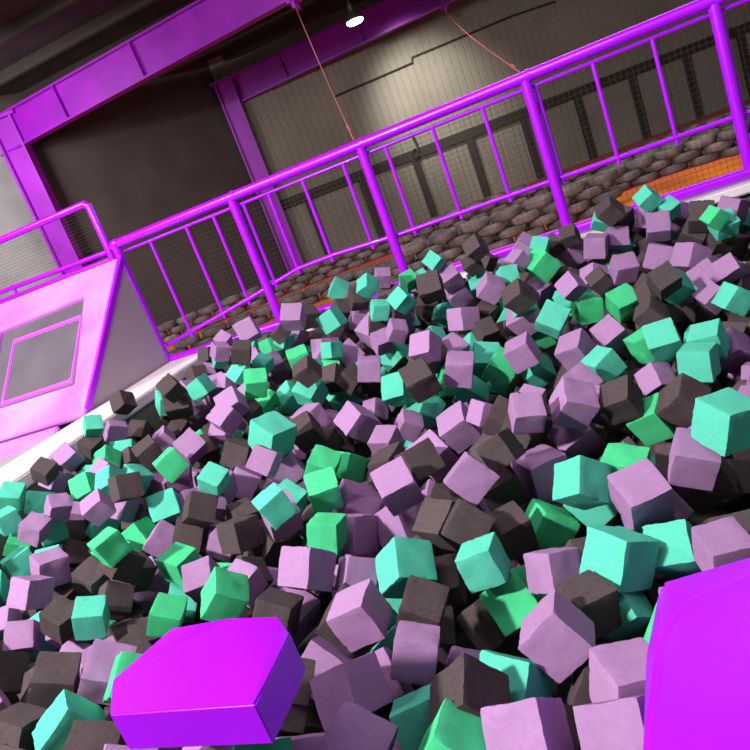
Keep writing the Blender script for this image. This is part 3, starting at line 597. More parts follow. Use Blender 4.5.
('t',-.968,4.035,-.524,.319,.093,.939,.087,.1561,'teal foam cube corner-up: green left, teal right, teal above, mauve below; rear centre-right'),
('t',-3.388,2.753,-.127,.195,-.634,.168,.729,.1144,'teal foam cube flat face up, middle of the pit, left'),
('k',-1.697,4.080,-.228,.723,-.521,.399,.214,.1294,'charcoal foam cube edge-up: charcoal left, mauve right, mauve above, mauve below; rear centre-left'),
('p',.097,5.243,-.079,.511,-.836,-.025,.198,.1402,'mauve foam cube corner-up: mauve left, charcoal right, charcoal above, mauve below; under railing right'),
('p',-.794,3.432,-.444,.410,-.317,.834,.188,.1273,'mauve foam cube edge-up: mauve left, charcoal right, teal above, mauve below; middle centre-right'),
('t',-1.646,4.892,.202,.771,-.323,.243,.492,.1231,'teal foam cube corner up with mauve one right, rear of the pit, centre-left'),
('p',.864,5.311,-.134,.673,-.569,-.125,.456,.1475,'mauve foam cube corner up with green one left, under the railing, right part'),
('p',-1.432,4.510,-.104,.781,-.489,.098,.374,.1196,'mauve foam cube corner-up: mauve left, mauve right, mauve above, teal below; rear centre-right'),
('k',-.849,5.154,.185,.735,-.359,.129,.560,.1265,'charcoal foam cube corner up, under the railing, middle part'),
('p',-2.703,4.878,.163,.570,-.183,.045,.800,.1584,'mauve foam cube edge up, rear of the pit, centre-left'),
('p',-3.438,3.887,-.086,.604,-.630,-.048,.485,.1302,'mauve foam cube edge up with teal one left, charcoal one right, beside the white rim'),
('g',.656,4.690,-.038,.322,-.103,.918,.209,.1050,'bright green foam cube corner up, rear of the pit, right'),
('k',.052,2.507,-.460,.165,-.009,-.518,.839,.1428,'charcoal foam cube edge-up: teal left, mauve right, green above, mauve below; near-front right'),
('k',-1.905,4.273,-.247,-.011,.105,.904,-.415,.1523,'charcoal foam cube edge-up: charcoal left, charcoal right, teal above, teal below; rear centre-left'),
('k',-1.990,2.791,-.428,-.254,.314,.914,-.023,.1269,'charcoal foam cube edge-up: mauve left, teal right, mauve above, charcoal below; middle centre-left'),
('g',-1.096,1.152,-.371,.314,-.231,.366,.845,.1437,'bright green foam cube corner up, front of the pit, centre-left'),
('t',-3.464,3.074,-.186,-.179,.593,-.580,-.529,.1372,'teal foam cube corner up with teal one left, mauve one right, beside the white rim'),
('k',-3.488,4.168,-.210,-.121,-.068,.885,-.444,.1399,'charcoal foam cube corner up with mauve one left, mauve one right, beside the white rim'),
('k',-2.149,2.054,-.556,.412,-.141,-.570,.696,.1510,'charcoal foam cube corner-up: charcoal left, green right, mauve above, green below; near-front left'),
('p',-.288,3.377,-.402,-.171,.868,-.341,-.319,.1482,'mauve foam cube edge-up: teal left, teal right, mauve above, mauve below; middle right'),
('t',.310,4.250,-.264,.776,-.361,.145,.497,.1448,'teal foam cube corner up, rear of the pit, right'),
('p',-1.588,4.584,-.166,.853,-.407,-.101,.311,.1267,'mauve foam cube edge-up: mauve left, mauve right, charcoal above, teal below; rear centre-right'),
('t',-1.685,1.953,-.541,.161,.556,-.326,.747,.1473,'teal foam cube edge up, near-front of the pit, centre-left'),
('t',-1.536,4.629,.050,.762,-.581,.008,.286,.1183,'teal foam cube corner-up: charcoal left, charcoal right, charcoal above, charcoal below; rear centre-right'),
('t',-3.379,3.651,.056,.280,-.204,.286,.893,.1089,'teal foam cube corner up with mauve one right, beside the white rim'),
('k',-.103,1.965,-.640,-.227,-.044,.631,.740,.1469,'charcoal foam cube flat-up: teal left, mauve right, teal above, green below; near-front right'),
('k',-.203,5.405,.019,.713,-.306,.302,.554,.1190,'charcoal foam cube edge up, under the railing, right part'),
('t',-1.759,2.859,-.432,-.127,.929,-.174,-.300,.1423,'teal foam cube edge-up: teal left, green right, mauve above, mauve below; middle centre-left'),
('k',-3.457,3.631,-.064,-.358,.087,.919,.139,.1159,'charcoal foam cube edge up with green one right, beside the white rim'),
('t',-3.286,2.894,-.281,.715,-.535,-.201,.404,.1423,'teal foam cube edge up with mauve one left, charcoal one right, beside the white rim'),
('p',-1.049,1.278,-.475,-.158,.367,-.376,.836,.1507,'mauve foam cube corner-up: green left, mauve right, charcoal above; front centre-left'),
('t',-2.834,2.989,-.140,.108,.043,.902,-.416,.1219,'teal foam cube corner-up: green left, charcoal right, green above, mauve below; middle left'),
('p',-.513,5.190,-.259,.350,-.434,.105,.823,.1465,'mauve foam cube edge-up: charcoal left, mauve right, green above, mauve below; under railing right'),
('p',-2.022,2.625,-.462,.443,.012,.896,-.013,.1253,'mauve foam cube edge-up: green left, charcoal right, charcoal above, green below; near-front centre-left'),
('p',-.214,5.557,-.129,.795,-.357,.348,.345,.1615,'mauve foam cube corner-up: green left, mauve right, charcoal above, mauve below; under railing right'),
('p',-1.581,3.974,-.447,.006,.212,.909,-.359,.1253,'mauve foam cube edge-up: mauve left, charcoal right, charcoal above, mauve below; rear centre-right'),
('k',.698,4.921,-.233,.924,-.369,.028,.093,.1263,'charcoal foam cube edge up, rear of the pit, right'),
('k',-3.349,3.064,-.414,-.320,.646,.372,-.585,.1253,'charcoal foam cube edge up with teal one left, teal one right, beside the white rim'),
('t',-1.986,4.624,-.124,.566,-.621,-.244,.485,.1175,'teal foam cube edge up, rear of the pit, centre-left'),
('p',-2.169,2.950,-.311,.111,-.542,-.113,.825,.1522,'mauve foam cube corner-up: teal left, mauve right, charcoal above, charcoal below; middle centre-left'),
('p',-1.144,5.366,-.151,.512,-.517,.179,.662,.1697,'mauve foam cube corner-up: charcoal left, mauve right, mauve above, mauve below; under railing middle'),
('p',-1.918,3.753,-.326,.066,-.494,.867,.027,.1513,'mauve foam cube flat-up: teal left, mauve right, teal above, charcoal below; middle centre-left'),
('p',-3.267,4.113,-.289,.159,-.194,.955,.156,.1191,'mauve foam cube corner up with charcoal one left, mauve one right, beside the white rim'),
('k',-1.245,1.434,-.562,.610,.100,-.412,-.669,.1424,'charcoal foam cube corner-up: mauve left, mauve right, charcoal above, green below; front centre-left'),
('p',-.576,5.055,.017,-.499,.625,-.119,-.588,.1168,'mauve foam cube edge up with green one right, under the railing, right part'),
('t',-2.131,5.576,.160,.754,-.499,.222,.365,.1428,'teal foam cube corner up with charcoal one right, under the railing, middle part'),
('k',-1.453,1.765,-.555,.603,-.038,.475,.640,.1477,'charcoal foam cube corner up with mauve one left, front of the pit, centre-left'),
('k',-2.793,3.802,-.367,.163,-.377,.120,.904,.1636,'charcoal foam cube edge-up: mauve left, charcoal right, charcoal above, teal below; middle centre-left'),
('p',-1.951,4.834,-.237,-.450,.729,-.284,-.430,.1704,'mauve foam cube corner-up: teal left, charcoal right, charcoal above, charcoal below; rear centre-left'),
('k',-.117,3.019,-.456,.377,-.583,.714,.089,.1263,'charcoal foam cube corner-up: mauve left, green right, charcoal above, green below; middle right'),
('g',-3.245,3.483,-.150,.177,.031,.866,-.467,.1228,'bright green foam cube corner-up: charcoal left, charcoal right, mauve above, teal below; by white rim'),
('p',-3.195,5.182,.027,.697,-.548,-.080,.456,.1333,'mauve foam cube corner up, under the railing, left part'),
('k',-.941,2.841,-.555,.740,-.589,.256,.200,.1476,'charcoal foam cube edge-up: mauve left, mauve right, mauve above, charcoal below; middle centre-right'),
('k',.137,1.991,-.468,-.441,.894,.057,-.048,.1317,'charcoal foam cube edge up, near-front of the pit, right'),
('t',.476,5.279,.005,-.180,.502,.799,.278,.1144,'teal foam cube corner-up: teal left, mauve right, mauve below; under railing right'),
('t',-3.018,3.382,-.288,.384,-.049,.882,-.268,.1384,'teal foam cube corner-up: charcoal left, green right, charcoal above, charcoal below; middle left'),
('k',-1.314,1.641,-.654,-.101,-.402,-.117,.903,.1465,'charcoal foam cube edge up, front of the pit, centre-left'),
('t',-2.181,2.362,-.585,.347,-.249,.437,.791,.1323,'teal foam cube corner-up: green left, green right, mauve above; near-front left'),
('t',-1.198,5.032,-.205,-.071,.244,.882,-.398,.1325,'teal foam cube edge up, under the railing, middle part'),
('k',-1.807,3.631,-.445,.309,-.652,.014,.692,.1267,'charcoal foam cube edge-up: charcoal left, mauve right, mauve above, green below; middle centre-left'),
('p',-2.757,3.447,-.361,.863,-.430,.063,.259,.1409,'mauve foam cube corner-up: mauve left, teal right, mauve above, mauve below; middle left'),
('k',-1.345,5.234,-.141,.858,-.490,.147,.049,.1747,'charcoal foam cube corner-up: teal left, teal right, charcoal above, teal below; under railing middle'),
('t',-1.951,4.406,-.401,.518,-.488,.178,.680,.1939,'teal foam cube corner-up: teal left, mauve right, charcoal above, mauve below; rear centre-left'),
('p',-1.021,4.121,-.258,.328,-.454,.123,.820,.1607,'mauve foam cube edge-up: mauve left, teal right, mauve above, mauve below; rear centre-right'),
('k',-2.354,2.151,-.607,.257,-.317,.242,.880,.1508,'charcoal foam cube corner-up: teal left, charcoal right, charcoal above, mauve below; near-front left'),
('p',-3.112,2.232,-.459,-.158,.789,-.534,-.258,.1253,'mauve foam cube edge up with charcoal one right, near-front of the pit, left'),
('k',-1.789,5.009,.113,.904,-.302,.056,.296,.1321,'charcoal foam cube corner-up: charcoal left, teal right, teal above, mauve below; under railing middle'),
('k',.761,5.088,-.321,.723,-.551,-.116,.400,.1580,'charcoal foam cube corner-up: charcoal left, charcoal right, teal above, charcoal below; under railing right'),
('p',-.063,2.343,-.550,.190,.468,.017,.863,.1475,'mauve foam cube edge-up: mauve left, charcoal right, charcoal above, teal below; near-front right'),
('k',-2.467,5.543,.021,.750,-.502,-.109,.417,.1517,'charcoal foam cube corner up, under the railing, left part'),
('k',-1.731,2.294,-.483,-.157,.784,.388,-.459,.1269,'charcoal foam cube corner-up: mauve left, mauve right, charcoal above, mauve below; near-front centre-left'),
('k',.378,4.512,-.592,-.344,.789,-.004,-.510,.1474,'charcoal foam cube corner-up: teal left, teal right, charcoal above, teal below; rear right'),
('t',-2.612,4.730,-.099,.234,-.478,-.013,.846,.1200,'teal foam cube corner-up: charcoal left, mauve right, green above, green below; rear centre-left'),
('k',-1.674,4.208,-.352,.436,-.506,-.061,.742,.1396,'charcoal foam cube corner-up: charcoal left, teal right, mauve above, mauve below; rear centre-left'),
('p',-.650,1.608,-.559,.361,.154,.339,.855,.1526,'mauve foam cube edge-up: charcoal left, teal right, charcoal below; front centre-right'),
('k',-.846,4.775,-.214,-.224,.267,.909,.226,.1253,'charcoal foam cube corner-up: mauve left, teal right, mauve above, charcoal below; rear centre-right'),
('p',-1.733,4.960,-.162,.829,-.443,.310,-.141,.2051,'mauve foam cube corner-up: charcoal left, mauve right, charcoal above, mauve below; rear centre-left'),
('k',-1.892,1.509,-.552,-.388,-.488,.332,.708,.1460,'charcoal foam cube corner-up: charcoal left, charcoal right, green above; front left'),
('g',-1.034,3.948,-.379,.557,-.417,.716,-.062,.1455,'bright green foam cube corner-up: charcoal left, mauve right, mauve above, mauve below; rear centre-right'),
('p',-1.624,5.243,.182,.820,-.504,.045,.268,.1186,'mauve foam cube corner up with teal one left, under the railing, middle part'),
('k',-.415,1.339,-.551,-.003,-.263,.315,.912,.1506,'charcoal foam cube corner-up: mauve left, mauve right, charcoal above; front right'),
('p',-3.193,4.587,-.272,.464,-.379,.142,.788,.1361,'mauve foam cube edge up with charcoal one left, mauve one right, beside the white rim'),
('k',-.925,5.232,.062,.706,-.408,.220,.535,.1125,'charcoal foam cube corner up with charcoal one right, under the railing, middle part'),
('t',-.664,4.943,-.051,.519,-.824,-.108,.198,.1258,'teal foam cube edge up, rear of the pit, centre-right'),
('t',-1.185,5.194,.178,.599,-.399,-.063,.691,.1147,'teal foam cube corner up, under the railing, middle part'),
('g',-1.515,5.552,.052,-.302,.374,.852,.207,.1182,'bright green foam cube edge up, under the railing, middle part'),
('p',.513,5.464,-.076,.886,-.366,.226,.175,.1499,'mauve foam cube corner-up: mauve left, charcoal right, charcoal below; under railing right'),
('p',-3.482,3.259,-.124,.422,-.525,-.154,.723,.1159,'mauve foam cube corner up with green one right, beside the white rim'),
('k',-2.839,2.387,-.450,-.226,.212,.941,.132,.1316,'charcoal foam cube edge-up: mauve left, charcoal right, mauve above, charcoal below; near-front left'),
('t',-3.180,3.127,-.457,-.406,.732,.026,-.547,.1443,'teal foam cube edge up with charcoal one left, charcoal one right, beside the white rim'),
('k',-2.430,3.974,-.215,.401,-.371,.015,.838,.1378,'charcoal foam cube corner-up: mauve left, green right, green above, teal below; rear centre-left'),
('g',-3.475,2.823,-.302,.732,-.529,.176,.392,.1283,'bright green foam cube corner up with mauve one right, beside the white rim'),
('k',-.343,5.453,-.023,.603,-.423,.154,.659,.1244,'charcoal foam cube corner-up: teal left, charcoal right, green below; under railing right'),
('g',-2.245,4.598,-.121,-.037,-.213,.966,.139,.1525,'bright green foam cube flat face up, rear of the pit, centre-left'),
('t',-1.003,1.866,-.635,-.046,.501,.298,.811,.1456,'teal foam cube corner up, front of the pit, centre-right'),
('t',-3.278,2.383,-.344,.042,-.507,-.351,.786,.1413,'teal foam cube corner up with mauve one right, near-front of the pit, left'),
('g',-.548,4.675,-.440,.663,-.419,.307,.539,.1613,'bright green foam cube corner-up: mauve left, mauve right, teal above; rear centre-right'),
('p',-2.605,3.831,-.273,.886,-.444,.094,.094,.1186,'mauve foam cube corner-up: charcoal left, teal right, mauve above, charcoal below; middle centre-left'),
('g',-2.434,4.216,-.241,.380,-.450,-.078,.804,.1411,'bright green foam cube corner-up: charcoal left, teal right, charcoal above, teal below; rear centre-left'),
]
for i, (c, x, y, z, qw, qx, qy, qz, s, lb) in enumerate(CUBES):
    o = bpy.data.objects.new('foam_cube', CM[c, i % 7]); C.objects.link(o)
    o.rotation_mode = 'QUATERNION'; o.location = (x, y, z); o.rotation_quaternion = (qw, qx, qy, qz); o.scale = (s, s, s)
    tag(o, lb, 'foam block', 'foam cubes filling the pit')
REST = [  # fillers, mostly charcoal to put the shade of the gaps into the colour
('p',-3.105,3.278,-.159,.184,-.432,.832,.294,.1170),
('t',-3.282,3.328,-.188,.101,-.578,.804,.093,.1154),
('k',-3.477,3.459,-.152,.417,-.468,-.242,.740,.1175),
('t',-3.345,3.760,-.226,-.039,-.197,.920,-.338,.1556),
('k',-3.160,3.587,-.218,.132,.052,.925,-.353,.1128),
('k',-3.461,4.569,-.243,.776,-.343,.329,.414,.1237),
('k',-3.289,4.334,-.335,-.186,-.015,.833,-.520,.1483),
('p',-2.958,3.544,-.403,.766,-.588,.246,.080,.1426),
('p',-3.365,5.584,.048,-.294,.211,.884,.295,.1270),
('k',-3.468,5.409,.007,.370,-.465,.683,.424,.1247),
('g',-2.774,5.245,-.109,-.381,.403,.810,.187,.1605),
('k',-3.455,5.100,-.103,.147,.195,.948,-.205,.1404),
('t',-3.309,5.316,-.063,.846,-.351,.064,.396,.1222),
('p',-2.906,4.636,-.120,.415,-.401,.754,.314,.1144),
('p',-3.086,4.735,-.180,.816,-.477,-.132,.299,.1717),
('p',-3.450,4.878,-.149,-.193,.762,.497,-.367,.1228),
('t',-2.729,4.582,-.096,.524,-.554,.008,.647,.1539),
('k',-2.134,5.485,-.014,.248,.273,.888,-.275,.1583),
('k',-2.382,5.432,-.155,.684,-.536,.433,.239,.1253),
('p',-1.872,5.135,-.052,.781,-.518,.117,.329,.1563),
('k',-1.606,4.755,-.054,.850,-.460,.106,.232,.1582),
('p',-2.169,4.944,-.168,.523,-.366,.724,.262,.1647),
('t',-2.476,4.958,-.003,.639,-.460,-.180,.589,.1128),
('p',-2.512,5.157,-.044,.335,-.486,-.182,.786,.1646),
('k',-2.423,4.828,.070,.754,-.392,.395,.349,.1050),
('p',-2.605,4.898,-.143,.496,-.297,.136,.804,.1300),
('p',-2.687,5.039,-.257,.476,-.374,.209,.768,.1541),
('p',-1.423,4.836,-.028,.878,-.441,.074,.172,.1476),
('p',-1.505,4.926,-.175,.537,-.437,.096,.715,.1284),
('t',-1.283,4.812,-.299,.174,.191,.923,-.286,.1309),
('k',-1.126,3.977,-.203,.263,-.255,.187,.912,.1711),
('t',-.542,4.348,-.142,.916,-.249,.064,.307,.1177),
('k',.484,3.730,-.483,-.214,.260,.830,-.444,.1284),
('k',-1.627,5.300,-.001,.305,-.539,.703,.351,.1669),
('p',-.557,5.578,.023,.338,.242,.906,.082,.1375),
('t',-.427,5.286,.020,-.165,.139,.921,.325,.1212),
('t',-.929,5.327,-.115,-.293,.603,.693,.264,.1580),
('p',.354,5.409,-.033,.544,-.202,.796,.174,.1455),
('k',.149,5.555,-.006,.429,-.543,.066,.719,.1701),
('t',.048,5.360,.069,.916,-.311,.239,.080,.1342),
('k',.182,4.352,-.289,.611,-.428,.661,.079,.1144),
('p',-.112,5.045,-.252,.021,.372,.870,-.324,.1383),
('k',.575,5.104,-.171,.888,-.321,.329,.011,.1532),
('k',-.675,2.761,-.405,-.366,.705,-.185,-.579,.1540),
('k',-3.220,5.380,-.207,-.213,.053,.802,-.556,.1687),
('k',-2.263,3.284,-.503,.534,-.542,.170,.626,.1481),
('t',-1.315,3.714,-.630,.566,-.696,-.174,.406,.1303),
('k',-.485,3.111,-.511,.411,.179,.846,.288,.1284),
('p',-2.789,3.700,-.527,-.112,.233,.956,-.137,.1471),
('p',-3.360,3.178,-.327,-.335,-.150,.912,.183,.1358),
('k',-1.750,2.171,-.505,.733,-.500,.257,.383,.1273),
('t',-.136,3.731,-.511,.576,-.565,.179,.563,.1305),
('k',-2.450,4.015,-.379,.803,-.388,.329,.311,.1481),
('p',-1.734,2.407,-.618,-.427,.682,-.594,-.005,.1289),
('k',-.603,5.357,-.221,.324,-.235,.898,.181,.1468),
('k',-1.791,3.716,-.534,.195,.190,.834,-.481,.1367),
('k',-1.421,2.194,-.531,.479,-.427,-.056,.765,.1289),
('p',-2.588,4.334,-.214,.509,-.455,.095,.724,.1503),
('p',-1.802,2.277,-.591,.470,-.417,-.405,.664,.1301),
('t',-3.026,2.553,-.337,-.110,-.272,.956,.025,.1227),
('t',-3.286,4.356,-.085,.743,-.525,-.084,.407,.1513),
('p',-1.052,2.924,-.616,.361,-.537,.757,-.092,.1289),
('g',-.745,4.914,-.276,.124,-.463,.875,.067,.1541),
('p',-.196,3.098,-.396,.531,-.365,.743,-.180,.1227),
('k',.502,4.644,-.615,.691,-.427,.167,.558,.1318),
('t',.913,5.474,-.263,.419,-.369,.823,-.105,.1378),
('k',-2.086,2.694,-.556,.583,-.470,.384,.540,.1289),
('t',-.800,4.137,-.541,.471,-.550,-.191,.663,.1284),
('g',-1.984,2.424,-.555,.043,-.664,.093,.741,.1289),
('p',-.238,4.679,-.459,.835,-.414,.318,-.175,.1284),
('k',-.928,2.303,-.526,.169,-.679,.216,.681,.1278),
('k',-.754,4.609,-.357,.803,-.266,.333,.416,.1267),
('p',-.559,3.536,-.477,.275,-.568,.049,.775,.1267),
('p',.629,5.158,-.307,-.493,.772,.053,-.397,.1244),
('t',-1.700,4.732,-.463,.095,-.512,.854,.004,.1284),
('t',-.959,4.514,-.352,.397,-.515,.757,-.056,.1250),
('k',-1.238,5.157,-.267,.816,-.340,.401,.239,.1267),
('k',-.038,5.219,-.138,.899,-.225,.228,.298,.1244),
('k',-2.004,5.166,-.140,.817,-.411,.319,.250,.1244),
('t',-1.433,5.608,.015,.437,-.373,.149,.805,.1233),
('k',.674,4.367,-.363,.770,-.577,-.182,.203,.1239),
('t',-2.971,5.289,-.018,.500,-.431,-.221,.718,.1227),
('p',-2.748,4.882,-.061,.563,-.353,.119,.738,.1227),
('k',-.871,5.568,.002,.701,-.468,-.113,.526,.1227),
('t',-.737,4.752,-.322,.855,-.357,.357,.116,.1261),
('p',-2.488,3.092,-.408,.537,-.564,.585,.226,.1233),
('p',-3.485,5.462,-.124,.813,-.492,.303,.073,.1250),
('g',-2.038,4.642,-.237,.853,-.483,-.010,.198,.1244),
('g',.109,5.367,-.169,.831,-.455,.033,.318,.1244),
('k',.931,2.746,-.398,.084,-.206,-.133,.966,.1423),
('t',-.568,.732,-.361,-.032,.240,.112,.964,.1513),
('k',-2.742,1.396,-.375,-.199,.523,-.015,.829,.1520),
('k',.961,1.803,-.387,-.144,.447,-.412,.781,.1548),
('t',1.807,3.162,-.393,.382,.206,.242,.868,.1519),
('p',.961,3.426,-.395,.141,-.028,-.663,.735,.1499),
('p',-1.699,.935,-.382,-.334,-.288,.574,.690,.1481),
('k',2.024,3.515,-.355,.330,-.080,.063,.939,.1431),
('k',-1.411,.955,-.374,-.271,-.487,.355,.751,.1432),
('k',1.519,3.635,-.348,.008,-.658,-.191,.728,.1556),
('t',-2.507,1.090,-.392,.263,-.173,-.591,.743,.1464),
('k',-.997,.895,-.381,-.483,.409,-.532,.562,.1502),
('k',.887,4.131,-.382,.440,-.537,.288,.659,.1519),
('k',-1.922,.705,-.377,.557,.109,.404,.717,.1421),
('t',-.368,.839,-.384,.685,.147,.410,-.584,.1461),
('k',.676,2.143,-.365,.216,.013,-.436,.873,.1507),
('t',1.932,4.738,-.275,.457,-.150,-.120,.869,.1460),
('k',1.809,3.855,-.361,-.420,-.395,-.062,.815,.1498),
('k',1.998,3.280,-.389,.228,.068,.466,.852,.1523),
('k',2.239,3.730,-.364,-.284,.490,-.095,.819,.1482),
('t',1.418,4.809,-.258,-.202,-.308,.067,.927,.1513),
('p',-1.232,.824,-.379,.327,.320,.112,.882,.1434),
('p',1.158,2.193,-.377,-.184,.430,.249,.848,.1539),
('k',1.700,1.866,-.396,.459,-.482,.513,.542,.1429),
('p',1.362,3.859,-.366,-.277,-.067,-.255,.924,.1454),
('k',.338,1.561,-.392,.651,-.190,-.298,.672,.1423),
('p',2.258,2.156,-.374,-.333,-.450,-.320,.765,.1448),
('k',1.179,4.307,-.361,-.232,.130,.555,.789,.1529),
('k',-.841,1.041,-.367,.179,-.196,.282,.922,.1552),
('p',-1.543,1.168,-.384,-.364,.106,.607,.699,.1460),
('g',2.271,2.428,-.385,-.202,-.010,.587,.784,.1462),
('k',1.466,2.382,-.373,.359,.198,-.249,.877,.1457),
('k',1.966,2.593,-.376,.135,.013,-.408,.903,.1524),
('k',-1.948,.960,-.383,.071,-.692,.131,.706,.1439),
('k',1.716,2.468,-.367,-.404,.357,-.510,.671,.1459),
('t',1.185,5.024,-.201,.093,.449,.315,.831,.1424),
('p',-3.069,1.780,-.315,.591,.355,.019,.724,.1452),
('t',-.659,.914,-.380,.552,.382,.446,-.592,.1497),
('g',-1.811,1.094,-.389,.665,-.006,.220,.713,.1422),
('k',2.110,5.207,-.123,.688,.089,.296,.656,.1458),
('p',-2.196,1.210,-.367,-.148,.035,-.036,.988,.1499),
('p',1.222,1.731,-.369,.141,.636,-.017,.759,.1430),
('p',-3.188,.779,-.274,.212,.647,.439,.586,.1420),
('p',-1.506,.742,-.380,.646,-.040,.329,-.688,.1432),
('p',1.930,1.651,-.394,-.251,-.442,-.395,.765,.1541),
('p',-2.453,1.532,-.388,.082,.335,.584,.734,.1510),
('t',1.407,5.159,-.123,.573,-.163,-.082,.799,.1471),
('k',2.023,2.207,-.385,-.077,-.658,.184,.727,.1551),
('k',1.409,2.748,-.392,.556,-.085,-.463,.685,.1518),
('p',1.577,2.140,-.382,-.124,-.608,-.161,.767,.1439),
('p',-3.089,1.464,-.314,-.115,.116,-.500,.850,.1465),
('k',.498,1.725,-.354,.268,.458,.470,.705,.1538),
('p',2.258,4.313,-.366,.535,.197,-.316,.758,.1456),
('k',-3.221,1.186,-.263,-.332,.065,-.170,.926,.1454),
('t',-3.449,2.049,-.174,.393,.040,-.339,.854,.1442),
('t',.776,3.528,-.377,.236,.662,-.335,.627,.1544),
('k',.838,2.586,-.382,.534,.105,-.510,-.666,.1514),
('p',.902,2.369,-.387,-.065,.395,-.501,.767,.1493),
('t',-2.934,1.003,-.376,.580,-.363,-.016,-.730,.1553),
('g',-3.395,2.458,-.151,.210,-.038,.165,.963,.1497),
('p',1.669,4.395,-.346,.679,.176,-.267,-.661,.1539),
('k',.972,1.544,-.371,-.067,-.185,-.026,.980,.1505),
('p',1.745,3.599,-.393,-.043,-.549,-.516,.656,.1487),
('k',1.997,3.767,-.367,.603,-.070,-.050,-.793,.1459),
('p',1.473,3.405,-.374,.302,-.426,-.096,.848,.1537),
('k',1.003,3.970,-.404,.372,.537,-.199,.731,.1495),
('k',1.909,4.182,-.365,.001,-.166,-.549,.820,.1427),
('k',1.650,2.717,-.402,.209,-.353,.152,.899,.1497),
('k',1.795,2.858,-.375,.117,.448,.157,.873,.1481),
('t',.957,4.486,-.328,.075,-.053,.598,.796,.1506),
('p',1.463,3.012,-.411,.571,.385,.009,.725,.1441),
('p',1.025,4.917,-.238,-.074,.084,.153,.982,.1517),
('k',1.665,5.106,-.150,.162,-.221,.374,.886,.1436),
('g',2.133,1.812,-.391,.432,-.230,.025,.872,.1423),
('g',2.291,1.939,-.376,-.008,.657,-.401,.638,.1530),
('k',-3.192,1.934,-.260,-.087,-.489,.074,.865,.1437),
('g',.385,2.187,-.410,-.493,.336,-.059,.800,.1542),
('t',2.113,4.832,-.241,.571,.274,.512,-.580,.1522),
('k',-.239,1.026,-.387,-.304,.584,.518,.547,.1484),
('t',1.014,3.116,-.396,.092,-.302,-.180,.932,.1441),
('k',2.194,4.561,-.309,.042,-.499,-.025,.865,.1454),
('k',-3.422,1.266,-.151,-.100,-.174,.186,.962,.1523),
('p',1.446,4.539,-.304,.287,.449,-.141,.834,.1512),
('p',-2.842,.771,-.390,.626,.240,.478,.568,.1509),
('t',2.229,3.272,-.385,-.259,-.116,.665,.691,.1431),
('k',.763,2.961,-.372,.584,-.096,.053,-.804,.1533),
('k',.627,2.844,-.388,.213,-.302,-.015,.929,.1437),
('p',-3.296,1.729,-.216,-.029,.692,.445,.568,.1551),
('t',1.287,3.554,-.371,-.077,-.005,-.388,.919,.1552),
('p',-3.370,.855,-.191,.115,.039,-.037,.992,.1429),
('p',-.518,1.031,-.402,-.098,.124,.099,.982,.1527),
('k',.731,1.923,-.401,.634,.005,-.141,-.761,.1525),
('k',.482,2.527,-.392,.576,.170,.085,-.795,.1494),
('g',2.258,1.635,-.390,.405,.497,-.240,.729,.1513),
('g',1.057,3.798,-.365,.057,.162,.167,.971,.1531),
('k',1.779,3.346,-.381,.211,-.635,.323,.670,.1516),
('k',1.316,2.917,-.373,-.090,.497,-.586,.634,.1507),
('p',1.399,1.482,-.381,.043,.158,-.602,.781,.1481),
('k',-2.278,.923,-.392,.278,-.540,-.319,.728,.1542),
('t',1.166,3.376,-.376,-.325,.601,-.484,-.547,.1505),
('p',2.196,4.125,-.360,.504,.283,-.428,.694,.1454),
('k',1.184,4.101,-.378,.391,-.131,.204,.888,.1451),
('k',2.136,2.854,-.395,.123,-.402,.375,.826,.1447),
('k',1.252,2.563,-.382,.066,-.617,.172,.765,.1512),
('t',.810,1.489,-.410,-.121,-.693,.096,.704,.1487),
('p',1.889,4.542,-.312,.174,.445,-.612,.630,.1508),
('k',2.212,2.607,-.389,-.001,.105,-.655,.748,.1533),
('p',1.504,3.210,-.399,.586,.199,-.026,-.785,.1488),
('t',.415,2.021,-.352,-.424,.342,-.275,.792,.1500),
('g',-3.381,1.433,-.169,.599,-.259,.128,-.747,.1469),
('k',1.922,1.891,-.402,.300,.075,.523,.795,.1544),
('t',-.213,.725,-.384,.085,.676,-.020,.731,.1540),
('k',-1.076,.702,-.368,.034,-.385,.131,.913,.1505),
('p',1.853,2.342,-.402,-.438,-.379,-.347,.738,.1425),
('k',-2.484,.858,-.378,.201,.604,.476,.607,.1439),
('t',-2.382,1.323,-.406,.548,.017,.550,-.630,.1512),
('p',-2.951,1.200,-.366,-.076,.542,-.009,.837,.1527),
('p',1.606,4.936,-.216,-.007,.259,-.312,.914,.1539),
('p',1.010,4.284,-.341,-.304,-.443,-.002,.843,.1545),
('k',-1.991,1.204,-.374,-.115,.165,.523,.828,.1538),
('k',1.131,5.192,-.149,-.276,-.175,-.303,.895,.1513),
('k',-.821,.732,-.387,.233,.212,.346,.884,.1558),
('k',2.001,4.989,-.215,.350,.409,-.506,.674,.1556),
('p',1.593,3.818,-.374,.004,-.052,-.265,.963,.1449),
('p',2.278,3.471,-.392,-.476,-.212,.038,.853,.1496),
('t',-2.802,1.644,-.384,-.481,.425,-.448,.622,.1457),
('k',.603,2.386,-.394,.325,.306,.184,.876,.1463),
('p',2.075,4.404,-.331,.090,.126,.615,.773,.1479),
('p',1.478,4.149,-.378,.352,-.353,.476,.725,.1543),
('k',1.180,4.585,-.297,-.397,-.145,.211,.881,.1528),
('k',-2.918,1.907,-.391,.310,-.412,.056,.855,.1451),
('k',1.426,1.970,-.385,.348,-.408,.130,.834,.1535),
('g',1.771,1.507,-.403,.059,-.091,-.014,.994,.1491),
('k',2.017,2.962,-.391,-.333,.193,-.166,.908,.1479),
('k',-1.234,1.066,-.380,-.070,.345,-.626,.696,.1526),
('k',2.199,3.038,-.365,.046,.289,-.149,.944,.1459),
